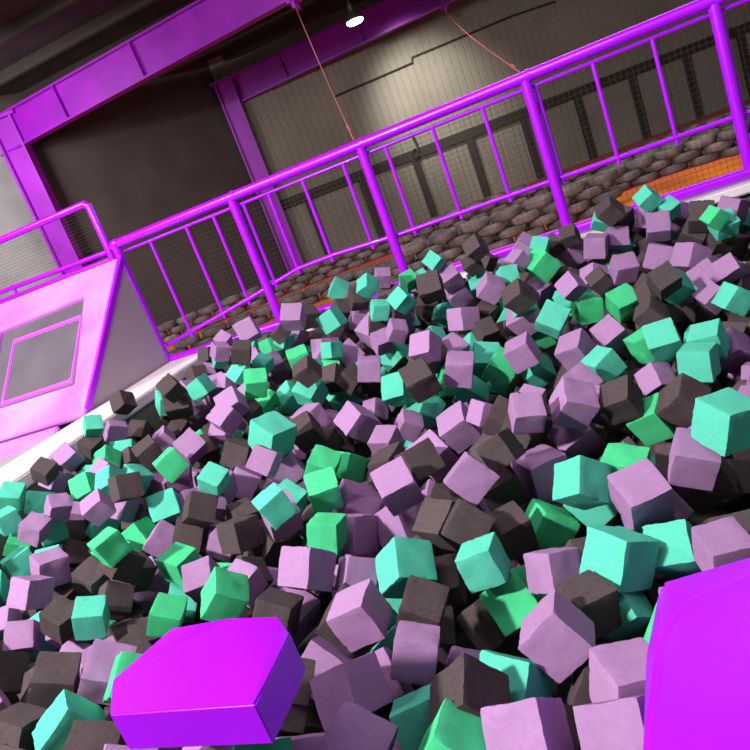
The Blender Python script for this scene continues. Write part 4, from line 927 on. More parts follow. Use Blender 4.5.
('k',2.200,5.064,-.181,.367,-.175,-.540,.737,.1488),
('k',1.560,2.562,-.385,-.066,-.500,.564,.654,.1455),
('t',.647,3.196,-.381,.469,.041,-.432,.769,.1523),
('t',1.594,1.511,-.381,.558,-.337,.290,.701,.1559),
('t',1.195,2.390,-.402,.138,-.381,-.053,.913,.1439),
('p',1.640,4.729,-.278,-.376,.379,.084,.842,.1533),
('p',.586,1.520,-.364,.608,.218,-.426,.633,.1490),
('p',.505,3.033,-.388,.258,-.560,.032,.787,.1470),
('p',1.453,1.739,-.394,.354,.606,-.026,.712,.1483),
('t',.785,1.666,-.383,.656,.124,.194,.719,.1525),
('k',1.661,4.008,-.382,.577,-.093,.484,.652,.1525),
('k',1.234,1.891,-.386,.582,.326,.283,.689,.1423),
('k',.809,3.806,-.367,.600,-.251,.086,.755,.1421),
('p',2.065,1.462,-.396,.550,.136,-.521,.639,.1487),
('p',-2.660,.799,-.380,-.099,.080,.223,.967,.1532),
('k',.928,2.067,-.376,-.146,-.623,.097,.763,.1476),
('t',1.056,2.880,-.372,.438,-.145,.463,.757,.1492),
('t',1.779,4.932,-.227,.063,.127,-.113,.984,.1495),
('p',.383,2.744,-.431,.169,.083,.040,.981,.1478),
('k',1.427,4.349,-.366,.653,-.045,-.249,.714,.1502),
('t',1.822,2.044,-.377,-.166,.612,.285,.719,.1463),
('k',-2.724,1.063,-.375,-.272,.069,.545,.790,.1511),
('k',1.324,3.157,-.407,-.144,-.096,.683,.709,.1471),
('k',1.170,1.532,-.355,.152,-.214,.264,.928,.1478),
('k',2.237,3.948,-.362,.027,-.294,.327,.898,.1425),
('k',.321,1.849,-.372,.251,-.248,-.589,.727,.1530),
('k',1.877,4.362,-.346,.607,-.164,-.446,.637,.1471),
('k',1.728,5.270,-.132,.499,-.319,.545,.593,.1482),
('p',1.910,5.190,-.153,.462,.400,-.188,.769,.1542),
('p',-3.124,.999,-.298,.529,.054,.075,-.844,.1506),
('k',.987,3.637,-.378,.029,.057,.203,.977,.1510),
('k',.912,4.686,-.280,.405,-.039,-.446,.797,.1464),
('k',-1.704,.732,-.391,.626,.165,-.094,.756,.1423),
('k',-3.416,1.071,-.182,.134,.164,-.055,.976,.1558),
('t',2.016,3.952,-.393,.628,.258,-.189,.709,.1451),
('k',.846,3.271,-.449,.531,-.232,.250,-.775,.1506),
('k',-2.956,5.600,-.089,-.374,-.484,-.408,.678,.1556),
('k',-1.392,3.996,-.390,-.074,.573,.531,.620,.1477),
('k',-1.270,4.505,-.244,-.438,.053,.624,.645,.1462),
('k',-2.404,3.641,-.419,-.396,-.086,.197,.893,.1478),
('k',-2.149,3.560,-.415,-.463,.071,.546,.695,.1486),
('g',-2.922,3.986,-.361,-.195,.573,.250,.756,.1502),
('k',-1.902,5.518,-.083,.141,.437,.081,.885,.1482),
('k',.322,2.537,-.426,.543,-.450,-.282,-.651,.1445),
('p',1.186,4.785,-.294,-.461,.059,-.137,.875,.1472),
('k',-1.187,5.542,-.098,-.390,.228,-.012,.892,.1480),
('k',-1.229,4.335,-.277,.081,-.372,.528,.759,.1489),
('k',-2.828,4.471,-.253,-.336,-.123,-.638,.682,.1433),
('k',.176,4.585,-.347,-.254,-.354,.303,.847,.1542),
('k',1.292,5.312,-.158,-.075,.702,.499,.502,.1472),
('k',-2.727,5.513,-.088,-.098,.591,-.295,.744,.1457),
('k',-3.179,5.536,-.106,.508,-.454,.341,.648,.1462),
('k',-.585,3.360,-.455,.140,.274,.054,.950,.1444),
('p',-2.711,4.244,-.315,-.497,.317,-.195,.784,.1428),
('k',-1.370,5.421,-.094,.082,-.394,-.087,.911,.1555),
('k',-2.900,5.061,-.154,.055,-.460,.370,.806,.1424),
('k',-2.133,3.840,-.379,-.053,.288,-.511,.809,.1546),
('p',-2.963,1.624,-.412,.205,-.044,.583,.785,.1517),
('p',-1.737,5.448,-.121,-.250,-.574,-.517,.583,.1450),
('t',-2.710,2.644,-.427,.124,.168,-.056,.976,.1432),
('k',-.670,5.560,-.127,.149,.283,.190,.928,.1431),
('k',1.037,2.506,-.440,.619,.101,-.496,.601,.1559),
('k',-2.693,3.208,-.446,-.140,.429,.282,.847,.1478),
('p',.630,3.385,-.439,-.021,.002,-.529,.849,.1459),
('k',-.817,5.121,-.128,.247,.239,.470,.813,.1459),
('k',-2.573,5.371,-.092,.342,.076,.446,.823,.1559),
('p',-.279,3.969,-.392,-.331,.384,.004,.862,.1423),
('k',-3.149,3.728,-.332,.533,-.184,-.124,.817,.1448),
('k',-3.431,2.245,-.218,-.327,-.581,-.389,.636,.1497),
('k',-2.121,4.461,-.257,-.121,-.230,.633,.729,.1434),
('k',-3.291,2.145,-.271,.127,.674,-.477,.550,.1428),
('g',-2.909,1.436,-.439,-.437,.311,-.388,.749,.1441),
('t',.688,2.670,-.437,.155,.093,.667,.723,.1532),
('k',.656,3.637,-.416,-.321,.465,.239,.790,.1481),
('k',-1.572,5.114,-.126,-.272,.055,.221,.935,.1449),
('k',1.066,1.963,-.452,.317,-.075,-.661,.676,.1473),
('k',-2.104,.801,-.431,-.050,.057,-.629,.774,.1444),
('p',1.556,5.287,-.143,.498,-.214,.572,.616,.1421),
('p',-.095,2.149,-.459,.557,-.365,.330,.669,.1422),
('p',-1.997,3.404,-.419,.324,-.388,-.508,.698,.1434),
('p',-2.327,3.030,-.447,.018,-.040,-.321,.946,.1558),
('k',1.470,5.026,-.266,.511,.212,-.169,-.816,.1548),
('p',-3.043,.839,-.409,.231,.192,.319,.899,.1496),
('p',-2.479,3.395,-.486,-.004,.212,.199,.957,.1545),
('k',-1.339,.733,-.494,.592,-.287,.213,-.722,.1540),
('k',-3.177,4.980,-.223,.118,-.404,-.374,.826,.1525),
('p',-1.937,3.035,-.487,-.131,.336,.408,.839,.1492),
('t',-2.677,3.992,-.409,-.127,-.043,-.468,.874,.1455),
('k',-2.598,4.532,-.309,.327,.484,.491,.646,.1501),
('t',.436,4.981,-.309,.226,-.173,-.022,.958,.1497),
('k',-2.384,1.734,-.478,.409,.541,.164,.717,.1504),
('k',-1.629,1.524,-.495,-.325,.330,-.076,.883,.1449),
('k',.313,5.277,-.213,.495,.348,.550,.575,.1508),
('t',-1.731,5.230,-.177,.089,-.039,-.241,.966,.1472),
('t',-.125,2.585,-.484,-.032,-.402,.160,.901,.1446),
('k',.257,5.067,-.270,-.136,.453,.513,.716,.1555),
('k',.808,4.559,-.414,.196,-.009,.027,.980,.1479),
('k',1.523,2.894,-.496,.142,-.559,-.267,.772,.1466),
('k',1.860,5.518,-.166,.020,-.021,.424,.905,.1543),
('k',-1.582,5.591,-.143,.526,.388,.235,.719,.1442),
('k',-1.320,4.209,-.361,-.129,.423,.113,.890,.1534),
('t',-1.727,4.437,-.309,-.017,.237,.004,.971,.1432),
('k',-2.952,3.197,-.466,.170,.652,.324,.665,.1553),
('p',-.804,.879,-.509,-.497,.495,-.300,.646,.1490),
('p',-2.577,1.325,-.476,.132,.482,-.060,.864,.1491),
('k',-2.893,4.852,-.215,-.363,.110,.588,.715,.1537),
('k',2.177,5.519,-.181,.573,.108,-.009,.812,.1492),
('k',-1.506,3.636,-.466,-.312,.616,.032,.723,.1422),
('k',-3.386,3.543,-.276,.142,-.347,.517,.769,.1468),
('p',.814,4.307,-.462,.021,-.267,.151,.951,.1497),
('k',-2.733,4.715,-.260,-.382,.324,-.194,.844,.1472),
('p',2.286,4.847,-.341,.534,-.072,.079,.839,.1439),
('p',-2.348,5.597,-.170,-.085,-.310,-.622,.714,.1482),
('k',1.348,2.166,-.475,-.480,.238,.407,.740,.1498),
('p',-1.645,3.020,-.483,.187,.401,.437,.783,.1470),
('t',-2.263,4.739,-.262,.473,.271,.124,.829,.1534),
('k',1.727,2.197,-.483,.354,-.102,.165,.915,.1421),
('k',-.055,4.029,-.439,-.354,-.210,-.327,.851,.1434),
('t',1.123,2.725,-.495,-.095,.146,.383,.907,.1433),
('t',-3.180,3.310,-.376,.326,.607,.488,.536,.1475),
('k',-2.148,5.300,-.168,.697,.011,-.384,-.605,.1545),
('k',-2.101,1.035,-.503,.192,.312,-.009,.930,.1522),
('p',-1.883,3.925,-.447,-.375,-.347,-.468,.722,.1544),
('k',1.406,2.500,-.505,-.358,-.361,.431,.745,.1447),
('k',1.639,5.477,-.162,-.138,-.516,.034,.845,.1494),
('p',-2.603,.934,-.515,-.468,-.448,-.116,.752,.1426),
('p',-.723,1.151,-.493,-.154,-.450,.166,.864,.1422),
('k',1.679,3.058,-.502,.529,-.119,.331,-.772,.1482),
('p',.195,2.711,-.490,.643,.060,-.275,-.712,.1531),
('k',.663,5.342,-.191,-.394,.089,.468,.786,.1503),
('t',2.275,5.364,-.183,.328,-.348,-.564,.673,.1520),
('p',-1.549,.818,-.509,-.224,-.064,.485,.843,.1474),
('t',.747,3.996,-.473,.332,.059,-.103,.936,.1499),
('k',-1.624,3.768,-.440,.528,.294,.313,.732,.1524),
('k',-2.903,5.420,-.158,.200,.360,-.556,.722,.1469),
('k',-2.519,3.771,-.448,.485,-.186,-.003,.855,.1556),
('t',.753,2.226,-.510,.502,-.174,-.476,-.701,.1441),
('p',-2.692,2.199,-.494,.094,-.548,-.385,.737,.1470),
('k',-3.020,2.391,-.475,.280,.067,-.664,.691,.1452),
('k',1.124,3.220,-.509,-.154,.029,-.194,.968,.1449),
('t',-1.729,3.236,-.485,-.118,.365,-.246,.890,.1489),
('k',-2.964,2.885,-.468,.340,-.204,-.215,.893,.1429),
('k',.557,2.076,-.501,-.283,.533,.152,.783,.1554),
('k',2.018,2.422,-.490,.484,.075,-.096,.866,.1463),
('k',-3.418,1.853,-.270,.576,.355,.153,.720,.1448),
('t',1.624,3.492,-.498,.349,.542,.493,.584,.1454),
('k',-2.448,4.995,-.186,.036,.152,-.595,.788,.1427),
('t',-2.490,2.218,-.481,.560,.075,-.211,-.797,.1447),
('k',-1.047,3.132,-.487,-.123,.045,.191,.973,.1523),
('k',.310,5.578,-.141,-.200,-.430,.322,.820,.1453),
('k',.162,3.106,-.501,-.248,.515,.153,.806,.1443),
('k',-1.526,2.675,-.485,.604,.202,-.096,-.765,.1528),
('k',-1.290,3.073,-.500,.217,-.031,.518,.827,.1466),
('k',-.975,5.568,-.158,-.212,-.239,.078,.945,.1544),
('p',-1.981,3.620,-.459,.536,-.182,.204,.799,.1432),
('p',-3.204,3.505,-.350,-.407,-.255,-.400,.780,.1432),
('k',-2.325,1.053,-.501,-.304,.106,-.348,.880,.1424),
('t',.144,3.918,-.483,.624,.214,-.526,-.537,.1551),
('t',-.294,4.745,-.280,.659,.096,-.085,-.741,.1526),
('k',-.146,3.298,-.495,.656,-.225,.026,-.720,.1454),
('k',-3.104,3.925,-.417,.461,-.162,-.270,.830,.1432),
('p',2.086,2.029,-.482,-.140,.334,-.303,.881,.1525),
('k',-.730,2.973,-.494,.396,.515,-.103,.754,.1428),
('t',-2.338,3.832,-.428,.421,.549,-.269,.670,.1499),
('k',1.917,2.807,-.504,.298,-.166,.075,.937,.1420),
('k',1.497,4.251,-.543,-.031,.356,.551,.754,.1474),
('k',-.438,5.483,-.222,-.401,.031,-.408,.820,.1493),
('k',-3.083,1.204,-.482,-.440,.437,-.248,.744,.1530),
('k',1.148,3.038,-.536,-.472,-.306,-.115,.819,.1442),
('t',.660,4.703,-.413,-.356,.271,.223,.866,.1526),
('t',-1.537,1.339,-.553,.614,.050,.242,-.749,.1426),
('p',-2.292,1.916,-.548,-.065,.492,.583,.643,.1545),
('p',-.138,1.249,-.556,.196,.653,-.382,.624,.1458),
('k',-3.141,4.111,-.446,.299,-.060,-.458,.835,.1431),
('k',-.596,.822,-.559,.624,-.050,.437,.646,.1503),
('k',-1.419,1.162,-.549,.387,-.522,-.030,.760,.1523),
('k',-1.910,.832,-.545,-.425,-.266,.519,.692,.1537),
('k',1.999,3.727,-.541,.308,.233,-.619,.684,.1516),
('k',-2.029,4.155,-.442,.341,.142,-.275,.888,.1530),
('t',2.198,3.231,-.550,-.396,.436,-.489,.643,.1529),
('p',.532,2.286,-.560,-.136,.162,-.324,.922,.1426),
('p',-1.037,1.064,-.535,.221,.382,.150,.885,.1459),
('k',1.287,3.932,-.541,.249,-.654,.082,.710,.1437),
('k',2.271,2.364,-.572,.006,.011,.693,.721,.1494),
('k',1.614,1.632,-.570,.444,.182,.515,.711,.1552),
('k',.142,1.646,-.565,-.171,-.333,.342,.862,.1427),
('k',.992,5.064,-.363,.626,-.201,.042,.753,.1449),
('k',-.826,2.482,-.559,-.167,-.376,.063,.909,.1530),
('p',-3.303,1.473,-.372,-.017,-.099,.563,.820,.1514),
('k',-1.669,1.122,-.523,.075,.360,-.257,.893,.1546),
('p',.212,1.462,-.531,-.112,.315,.632,.699,.1449),
('k',-2.569,1.865,-.549,-.190,-.256,-.501,.804,.1477),
('k',-3.004,3.642,-.528,.326,.228,-.223,.890,.1464),
('k',-2.576,3.580,-.518,.658,.095,.379,-.644,.1437),
('p',1.968,2.200,-.583,-.120,.549,-.567,.602,.1506),
('p',1.663,4.552,-.467,.559,.371,.483,.562,.1514),
('t',-2.609,1.512,-.535,-.046,-.281,.365,.886,.1462),
('p',1.444,3.729,-.539,-.230,.001,-.385,.894,.1434),
('p',-2.622,1.175,-.545,.198,.274,-.143,.930,.1475),
('k',-.434,3.427,-.567,-.182,-.589,-.299,.728,.1431),
('k',-2.162,3.034,-.551,.613,-.245,.342,.669,.1487),
('t',-2.828,1.173,-.534,.034,-.037,-.438,.898,.1525),
('p',1.525,2.261,-.571,.105,-.254,.431,.859,.1510),
('t',.844,1.816,-.552,-.426,-.147,.419,.788,.1533),
('k',-3.414,1.230,-.351,-.150,-.523,-.437,.716,.1513),
('p',2.157,2.723,-.568,.015,-.092,.483,.871,.1480),
('k',1.593,3.272,-.550,.614,-.330,-.484,-.529,.1502),
('k',-2.062,1.295,-.563,-.160,.173,-.641,.730,.1490),
('t',-.233,.998,-.554,.235,-.238,.146,.931,.1457),
('k',-2.054,5.598,-.218,-.248,.177,.409,.860,.1498),
('k',2.093,4.273,-.495,.570,.318,-.251,-.715,.1513),
('t',1.081,4.333,-.504,.100,-.435,-.130,.885,.1503),
('p',1.718,3.760,-.515,-.300,-.208,.513,.777,.1429),
('p',-2.409,2.902,-.567,-.045,-.047,-.455,.888,.1491),
('t',-1.243,.994,-.548,-.269,-.419,-.009,.867,.1437),
('k',1.507,4.798,-.430,.518,-.242,-.275,.773,.1486),
('k',1.237,5.510,-.216,.178,-.037,.434,.882,.1421),
('k',-1.430,3.258,-.549,-.265,.396,-.547,.689,.1452),
('k',1.989,4.644,-.428,-.426,.250,-.439,.750,.1447),
('k',.408,3.080,-.549,.390,-.085,-.069,.914,.1472),
('k',2.098,3.423,-.528,.022,-.187,.179,.966,.1448),
('k',1.246,1.620,-.547,-.134,-.055,.116,.983,.1469),
('k',.274,1.811,-.562,.268,-.159,-.451,.836,.1481),
('k',1.694,1.986,-.541,.448,.046,-.282,.847,.1421),
('k',.494,1.846,-.553,-.480,-.303,.560,.604,.1473),
('k',-2.352,1.411,-.559,-.088,-.529,.471,.701,.1528),
('t',-.956,4.900,-.284,-.066,.569,.233,.786,.1510),
('k',-1.415,2.898,-.542,.459,.378,-.115,.796,.1481),
('t',2.033,5.379,-.237,-.237,-.336,.243,.878,.1449),
('k',-2.766,1.888,-.558,.232,.201,.609,.731,.1461),
('k',-1.864,1.225,-.557,.534,-.397,-.336,-.666,.1456),
('k',.230,3.373,-.549,-.056,-.302,.429,.849,.1483),
('k',-3.391,4.772,-.316,-.315,-.396,.047,.861,.1526),
('k',-2.422,4.624,-.348,.398,-.198,.085,.892,.1493),
('t',-1.193,3.281,-.561,.129,.113,.330,.928,.1429),
('k',.289,4.760,-.410,-.455,-.304,-.426,.720,.1484),
('k',.390,3.919,-.529,.564,-.144,-.125,.803,.1446),
('k',2.260,5.189,-.302,-.263,.025,.652,.711,.1445),
('k',1.780,4.324,-.511,.405,-.077,-.507,.757,.1486),
('k',2.295,3.641,-.538,.217,.673,-.348,.616,.1432),
('t',1.746,5.110,-.304,.337,.414,-.596,.599,.1470),
('k',-1.139,.739,-.537,.018,.366,.619,.694,.1557),
('k',1.745,4.839,-.421,-.104,.209,-.636,.736,.1487),
('t',-2.280,5.126,-.233,.109,.153,-.570,.800,.1533),
('k',1.357,5.153,-.324,-.335,-.050,.312,.888,.1451),
('k',2.106,4.932,-.397,-.110,.194,.441,.869,.1478),
('k',1.339,4.599,-.467,-.481,.480,.496,.541,.1425),
('k',-2.238,1.587,-.535,.622,-.047,.385,.680,.1482),
('p',-.878,1.291,-.546,.483,.290,.081,.822,.1490),
('p',-3.010,.989,-.517,-.112,.653,-.500,.558,.1451),
('k',.900,2.028,-.545,-.211,-.658,.270,.670,.1473),
('k',-3.152,1.816,-.453,-.313,.088,.398,.858,.1478),
('k',1.724,2.604,-.571,.125,-.084,.403,.903,.1502),
('k',-3.409,5.217,-.237,.401,-.146,-.489,.761,.1502),
('k',2.044,1.567,-.543,-.018,-.114,.366,.923,.1511),
('k',.949,3.776,-.528,-.286,-.153,.156,.933,.1428),
('k',-1.049,4.687,-.331,.046,.235,-.219,.946,.1535),
('t',.720,2.878,-.547,-.105,.667,-.510,.534,.1447),
('p',2.192,3.862,-.545,-.317,-.527,.487,.620,.1535),
('k',.026,5.568,-.217,.207,.477,-.318,.793,.1450),
('k',1.844,1.753,-.559,.568,-.253,.316,-.717,.1501),
('k',2.219,1.819,-.541,.635,-.179,.053,.750,.1428),
('k',.854,3.053,-.547,-.109,.579,-.217,.778,.1520),
('p',.554,1.593,-.540,.263,.199,-.261,.907,.1444),
('k',1.125,1.466,-.533,-.358,.450,.436,.692,.1427),
('k',-2.471,4.214,-.434,-.258,.301,.559,.728,.1427),
('p',.489,3.278,-.539,-.409,-.450,-.408,.681,.1430),
('k',-2.958,4.280,-.401,-.154,.493,.494,.700,.1474),
('t',-2.748,3.042,-.549,.678,.170,.122,-.704,.1488),
('k',.635,4.225,-.535,.299,-.495,.049,.815,.1468),
('k',-.342,.753,-.547,.699,.001,.412,.584,.1510),
('t',-1.743,.778,-.561,-.438,.262,-.037,.859,.1428),
('k',.268,3.596,-.523,.249,-.374,.572,.686,.1528),
('p',.373,2.418,-.543,-.024,-.077,.482,.872,.1469),
('t',-2.904,2.205,-.540,-.345,-.333,.543,.689,.1444),
('k',-1.822,3.485,-.533,.120,.639,-.430,-.627,.1540),
('k',.733,2.494,-.559,.041,.236,-.259,.936,.1452),
('k',1.805,3.329,-.542,.330,-.233,-.596,.694,.1546),
('k',1.421,5.450,-.236,-.329,.480,.180,.793,.1511),
('k',.288,2.882,-.577,-.472,-.291,.333,.762,.1427),
('k',-1.481,2.525,-.542,.017,.358,-.118,.926,.1486),
('p',-2.908,2.605,-.528,.275,.155,.503,.804,.1456),
('k',.962,4.828,-.399,.195,.128,-.497,.836,.1555),
('t',2.280,4.476,-.480,.547,.415,.093,.721,.1480),
('p',-2.550,5.569,-.215,-.115,-.464,-.252,.842,.1516),
('k',.922,2.315,-.564,-.062,.175,.369,.911,.1420),
('k',2.007,4.080,-.539,.336,-.278,.320,.841,.1429),
('p',-2.752,3.340,-.532,.333,.328,-.486,.739,.1468),
('k',-.276,5.214,-.257,.117,-.426,.569,.694,.1441),
('k',.632,3.070,-.549,-.235,-.015,-.470,.850,.1500),
('k',1.259,3.716,-.515,.690,.110,.469,-.541,.1471),
('k',1.286,3.472,-.563,-.238,.001,.276,.931,.1510),
('k',-1.915,5.196,-.263,.458,-.163,-.317,.814,.1493),
('p',-.973,.836,-.554,-.071,-.269,-.607,.745,.1535),
('p',.112,4.944,-.337,.406,-.132,-.393,.814,.1492),
('k',2.048,5.166,-.320,.630,-.218,.276,-.693,.1526),
('p',.683,3.804,-.546,.266,.166,.238,.919,.1511),
('t',.978,1.614,-.552,-.145,-.208,.300,.920,.1478),
('k',2.208,2.160,-.574,-.141,.587,-.104,.790,.1530),
('k',-3.321,1.022,-.373,.330,.334,.315,.825,.1462),
('k',-2.446,.750,-.543,-.392,.221,.261,.854,.1508),
('k',-3.363,5.589,-.207,-.050,-.676,-.194,.710,.1466),
('t',-1.556,5.324,-.241,.676,.157,.389,-.605,.1558),
('k',-.348,1.138,-.555,.124,-.637,.240,.722,.1451),
('p',-3.015,5.219,-.223,-.114,-.412,.476,.769,.1460),
('k',-2.691,2.423,-.530,.107,-.493,-.153,.850,.1488),
('k',1.862,1.534,-.574,.397,.283,-.248,.837,.1495),
('k',1.524,4.005,-.536,.037,.388,-.385,.837,.1445),
('k',-.153,2.774,-.561,.412,.323,-.305,.795,.1524),
('k',-1.870,1.009,-.552,.551,-.082,.025,.830,.1460),
('k',-2.868,1.749,-.559,.122,-.623,.179,.752,.1424),
('p',-3.400,3.975,-.334,-.204,.637,.095,.737,.1480),
('p',1.292,4.452,-.502,.359,.564,-.511,-.540,.1490),
('k',1.319,4.131,-.526,.644,-.175,.265,.696,.1448),
('k',-.713,3.219,-.533,.557,-.092,.575,-.592,.1544),
('k',.309,2.069,-.548,.338,.025,.446,.829,.1497),
('k',1.074,3.515,-.558,-.204,.219,-.011,.954,.1430),
('p',1.293,2.771,-.553,.286,.263,-.045,.920,.1546),
('t',1.401,1.501,-.558,-.408,.010,.139,.902,.1434),
('p',-1.188,2.799,-.542,-.188,-.551,.169,.795,.1517),
('p',1.339,1.814,-.543,-.237,.407,-.054,.881,.1505),
('t',-2.508,5.236,-.242,.515,-.289,-.521,.617,.1428),
('t',.083,5.192,-.264,.451,.181,.195,.852,.1469),
('k',-.654,5.037,-.258,-.028,.339,.465,.817,.1513),
('k',-2.982,2.010,-.524,-.194,.130,-.331,.914,.1526),
('k',-.308,2.078,-.548,.506,.364,-.045,.781,.1526),
('t',-.599,1.035,-.564,-.443,.037,-.030,.895,.1519),
('k',-.099,4.246,-.444,.035,.319,.088,.943,.1504),
('t',-1.015,2.084,-.564,.248,.277,-.638,.675,.1490),
('k',1.543,2.692,-.557,.666,-.173,.077,-.721,.1517),
('t',-1.105,4.218,-.444,-.065,-.151,.557,.814,.1481),
('t',-2.211,4.011,-.457,-.258,-.176,.033,.949,.1499),
('p',1.115,4.057,-.537,-.065,.657,.420,.622,.1532),
('k',2.270,4.076,-.531,.467,.278,-.424,.725,.1458),
('k',1.522,1.876,-.543,.206,.576,.483,.627,.1537),
('p',-.724,3.555,-.553,.315,-.113,-.000,.942,.1429),
('k',2.023,3.089,-.542,.227,.085,-.263,.934,.1558),
('t',1.964,4.462,-.499,-.413,-.097,.159,.892,.1474),
('k',-.243,3.543,-.532,.568,.174,.355,.722,.1482),
('k',.928,4.137,-.553,-.294,-.521,-.332,.729,.1444),
('t',1.286,4.908,-.393,-.352,-.208,.629,.661,.1494),
('k',-.643,1.324,-.631,.554,-.243,.220,-.765,.1552),
('k',-2.335,3.464,-.611,-.254,.415,-.285,.826,.1486),
('t',-1.747,2.786,-.627,-.007,.119,.678,.725,.1546),
('t',-2.780,2.844,-.657,-.344,-.488,-.044,.801,.1559),
('k',-3.291,.819,-.448,.561,.343,.033,-.753,.1495),
('k',.774,3.562,-.644,-.024,.090,-.032,.995,.1491),
('k',-2.959,3.394,-.606,.631,-.092,-.391,.664,.1542),
('k',1.740,2.897,-.644,.642,.218,-.145,.721,.1498),
('k',-.349,3.921,-.555,-.257,.335,.220,.879,.1448),
('k',-2.243,.779,-.624,-.203,.677,-.396,.586,.1421),
('t',.609,2.602,-.641,.198,-.286,.296,.890,.1474),
('k',-1.006,5.083,-.335,.099,.221,-.575,.782,.1484),
('k',-.140,1.667,-.650,-.106,.080,.195,.972,.1478),
('p',-2.702,4.170,-.532,.354,.130,.302,.875,.1428),
('k',-.420,1.709,-.637,-.477,-.461,.033,.748,.1546),
('t',-1.631,1.695,-.638,.304,-.081,-.269,.910,.1471),
('t',-2.263,1.001,-.632,.349,.389,-.108,.846,.1544),
('k',-1.800,3.006,-.605,.540,.205,-.417,-.702,.1454),
('p',.518,2.915,-.629,.340,-.024,-.187,.921,.1458),
('p',-2.465,3.240,-.642,-.253,.486,.216,.808,.1556),
('k',-2.953,4.486,-.439,-.285,.198,.477,.807,.1496),
('k',.140,4.361,-.544,-.118,.581,-.205,.779,.1424),
('p',-1.289,2.540,-.638,.701,-.012,-.007,.713,.1509),
('k',-3.393,4.518,-.416,-.327,-.335,.578,.669,.1551),
('t',-.249,4.916,-.370,.456,.537,-.195,.682,.1441),
('k',-.330,4.206,-.511,.316,-.267,.530,.740,.1448),
('k',-1.990,1.683,-.622,.648,-.092,.199,.730,.1558),
('p',-1.923,3.235,-.600,.107,.262,-.640,.714,.1512),
('k',2.276,3.471,-.626,.045,-.672,-.209,.709,.1459),
('k',1.154,5.364,-.312,.534,.257,.314,-.742,.1510),
('k',1.129,2.320,-.631,.101,.030,.113,.988,.1506),
('p',1.044,4.663,-.533,.520,.437,-.310,-.665,.1542),
('p',-2.670,3.911,-.565,.498,.467,-.239,.690,.1524),
('k',-2.189,3.594,-.605,-.143,-.396,-.182,.888,.1462),
('k',-1.062,2.424,-.655,-.039,-.625,.160,.763,.1444),
('t',1.258,2.010,-.610,.704,.061,-.091,-.701,.1491),
('k',-1.557,.963,-.644,.537,.017,.086,-.839,.1464),
('t',.082,4.135,-.574,.358,-.557,.159,.733,.1514),
('t',-1.191,1.270,-.656,-.388,.223,.452,.772,.1501),
('t',-2.253,1.255,-.625,-.296,.580,.268,.709,.1517),
('k',-1.543,5.039,-.336,.172,-.135,-.612,.760,.1421),
('p',-1.516,1.537,-.631,-.285,-.495,-.047,.820,.1422),
('k',-1.722,1.385,-.635,.062,.577,-.283,.763,.1461),
('t',-3.464,.868,-.411,.013,.053,.388,.920,.1520),
('k',-1.630,4.368,-.460,.304,-.478,-.019,.823,.1496),
('k',.005,4.580,-.499,.429,.126,.437,.781,.1426),
('k',-1.429,3.455,-.621,.043,.051,-.403,.913,.1457),
('p',.814,4.827,-.504,.350,.229,.313,.853,.1456),
('p',-.784,5.346,-.297,-.386,.422,.037,.819,.1510),
('k',-1.373,4.504,-.417,-.301,.404,.208,.839,.1541),
('k',-2.789,5.537,-.311,-.077,-.244,.357,.899,.1459),
('t',-2.791,4.374,-.465,.195,-.214,.010,.957,.1435),
('p',.837,2.770,-.641,-.334,-.287,-.359,.823,.1464),
('k',-.613,3.688,-.617,-.450,-.493,-.510,.543,.1453),
('k',1.676,5.312,-.334,.403,.089,-.636,.652,.1517),
('k',1.991,3.276,-.624,-.348,.611,-.051,.709,.1443),
('k',-1.456,5.555,-.311,.388,-.089,-.569,.719,.1428),
('t',1.782,2.131,-.656,.501,-.336,-.519,.605,.1456),
('k',-2.585,1.692,-.642,-.061,-.007,-.137,.989,.1550),
('k',-.023,3.127,-.645,.673,.166,.314,.649,.1429),
('k',-.848,2.674,-.645,.468,.003,-.151,.871,.1459),
('p',1.817,4.099,-.610,.065,.411,.138,.899,.1443),
('p',1.666,2.374,-.651,-.404,-.113,-.194,.887,.1471),
('t',1.660,4.993,-.463,.209,-.450,.502,.708,.1441),
('t',.686,5.580,-.293,.476,.207,.270,.811,.1486),
('k',-1.247,5.547,-.304,-.266,-.505,.412,.711,.1482),
('k',-2.957,4.757,-.379,-.142,.247,.095,.954,.1526),
('k',-.322,3.232,-.622,.384,-.269,-.479,.742,.1516),
('p',-1.868,2.011,-.621,-.263,.157,.192,.932,.1503),
('k',-2.603,4.388,-.483,.697,-.045,-.258,-.668,.1461),
('k',-2.892,1.543,-.628,.630,-.034,.480,.610,.1472),
('t',-2.964,.807,-.616,.591,.123,.148,-.783,.1457),
('t',-1.864,5.588,-.303,.631,.286,-.372,-.618,.1554),
('k',1.090,1.801,-.638,.075,.104,-.595,.793,.1499),
('k',-3.113,5.599,-.302,-.012,.142,-.044,.989,.1438),
('t',.544,4.829,-.489,.514,.297,.348,.726,.1436),
('k',-1.369,.885,-.628,.154,.390,.380,.824,.1502),
('k',-3.011,2.780,-.619,.490,.273,-.279,.779,.1466),
('k',-3.336,3.729,-.441,.509,.112,.423,.741,.1542),
('p',-.419,.953,-.633,.069,-.363,-.386,.845,.1520),
('k',-3.435,2.325,-.402,.331,.591,-.260,.688,.1445),
('p',-.696,2.836,-.647,.598,.076,-.261,-.754,.1525),
('k',2.266,1.519,-.609,.534,.006,.549,.643,.1492),
('k',1.068,2.129,-.637,.026,-.462,-.521,.718,.1530),
('k',.083,2.105,-.639,.028,-.648,.089,.756,.1439),
('p',2.290,4.280,-.609,.567,-.390,-.387,-.614,.1424),
('t',.335,2.604,-.634,.526,.225,.543,.615,.1455),
('k',-3.153,4.376,-.483,.260,.147,-.104,.949,.1550),
('k',-2.334,2.662,-.612,-.267,.334,-.620,.658,.1552),
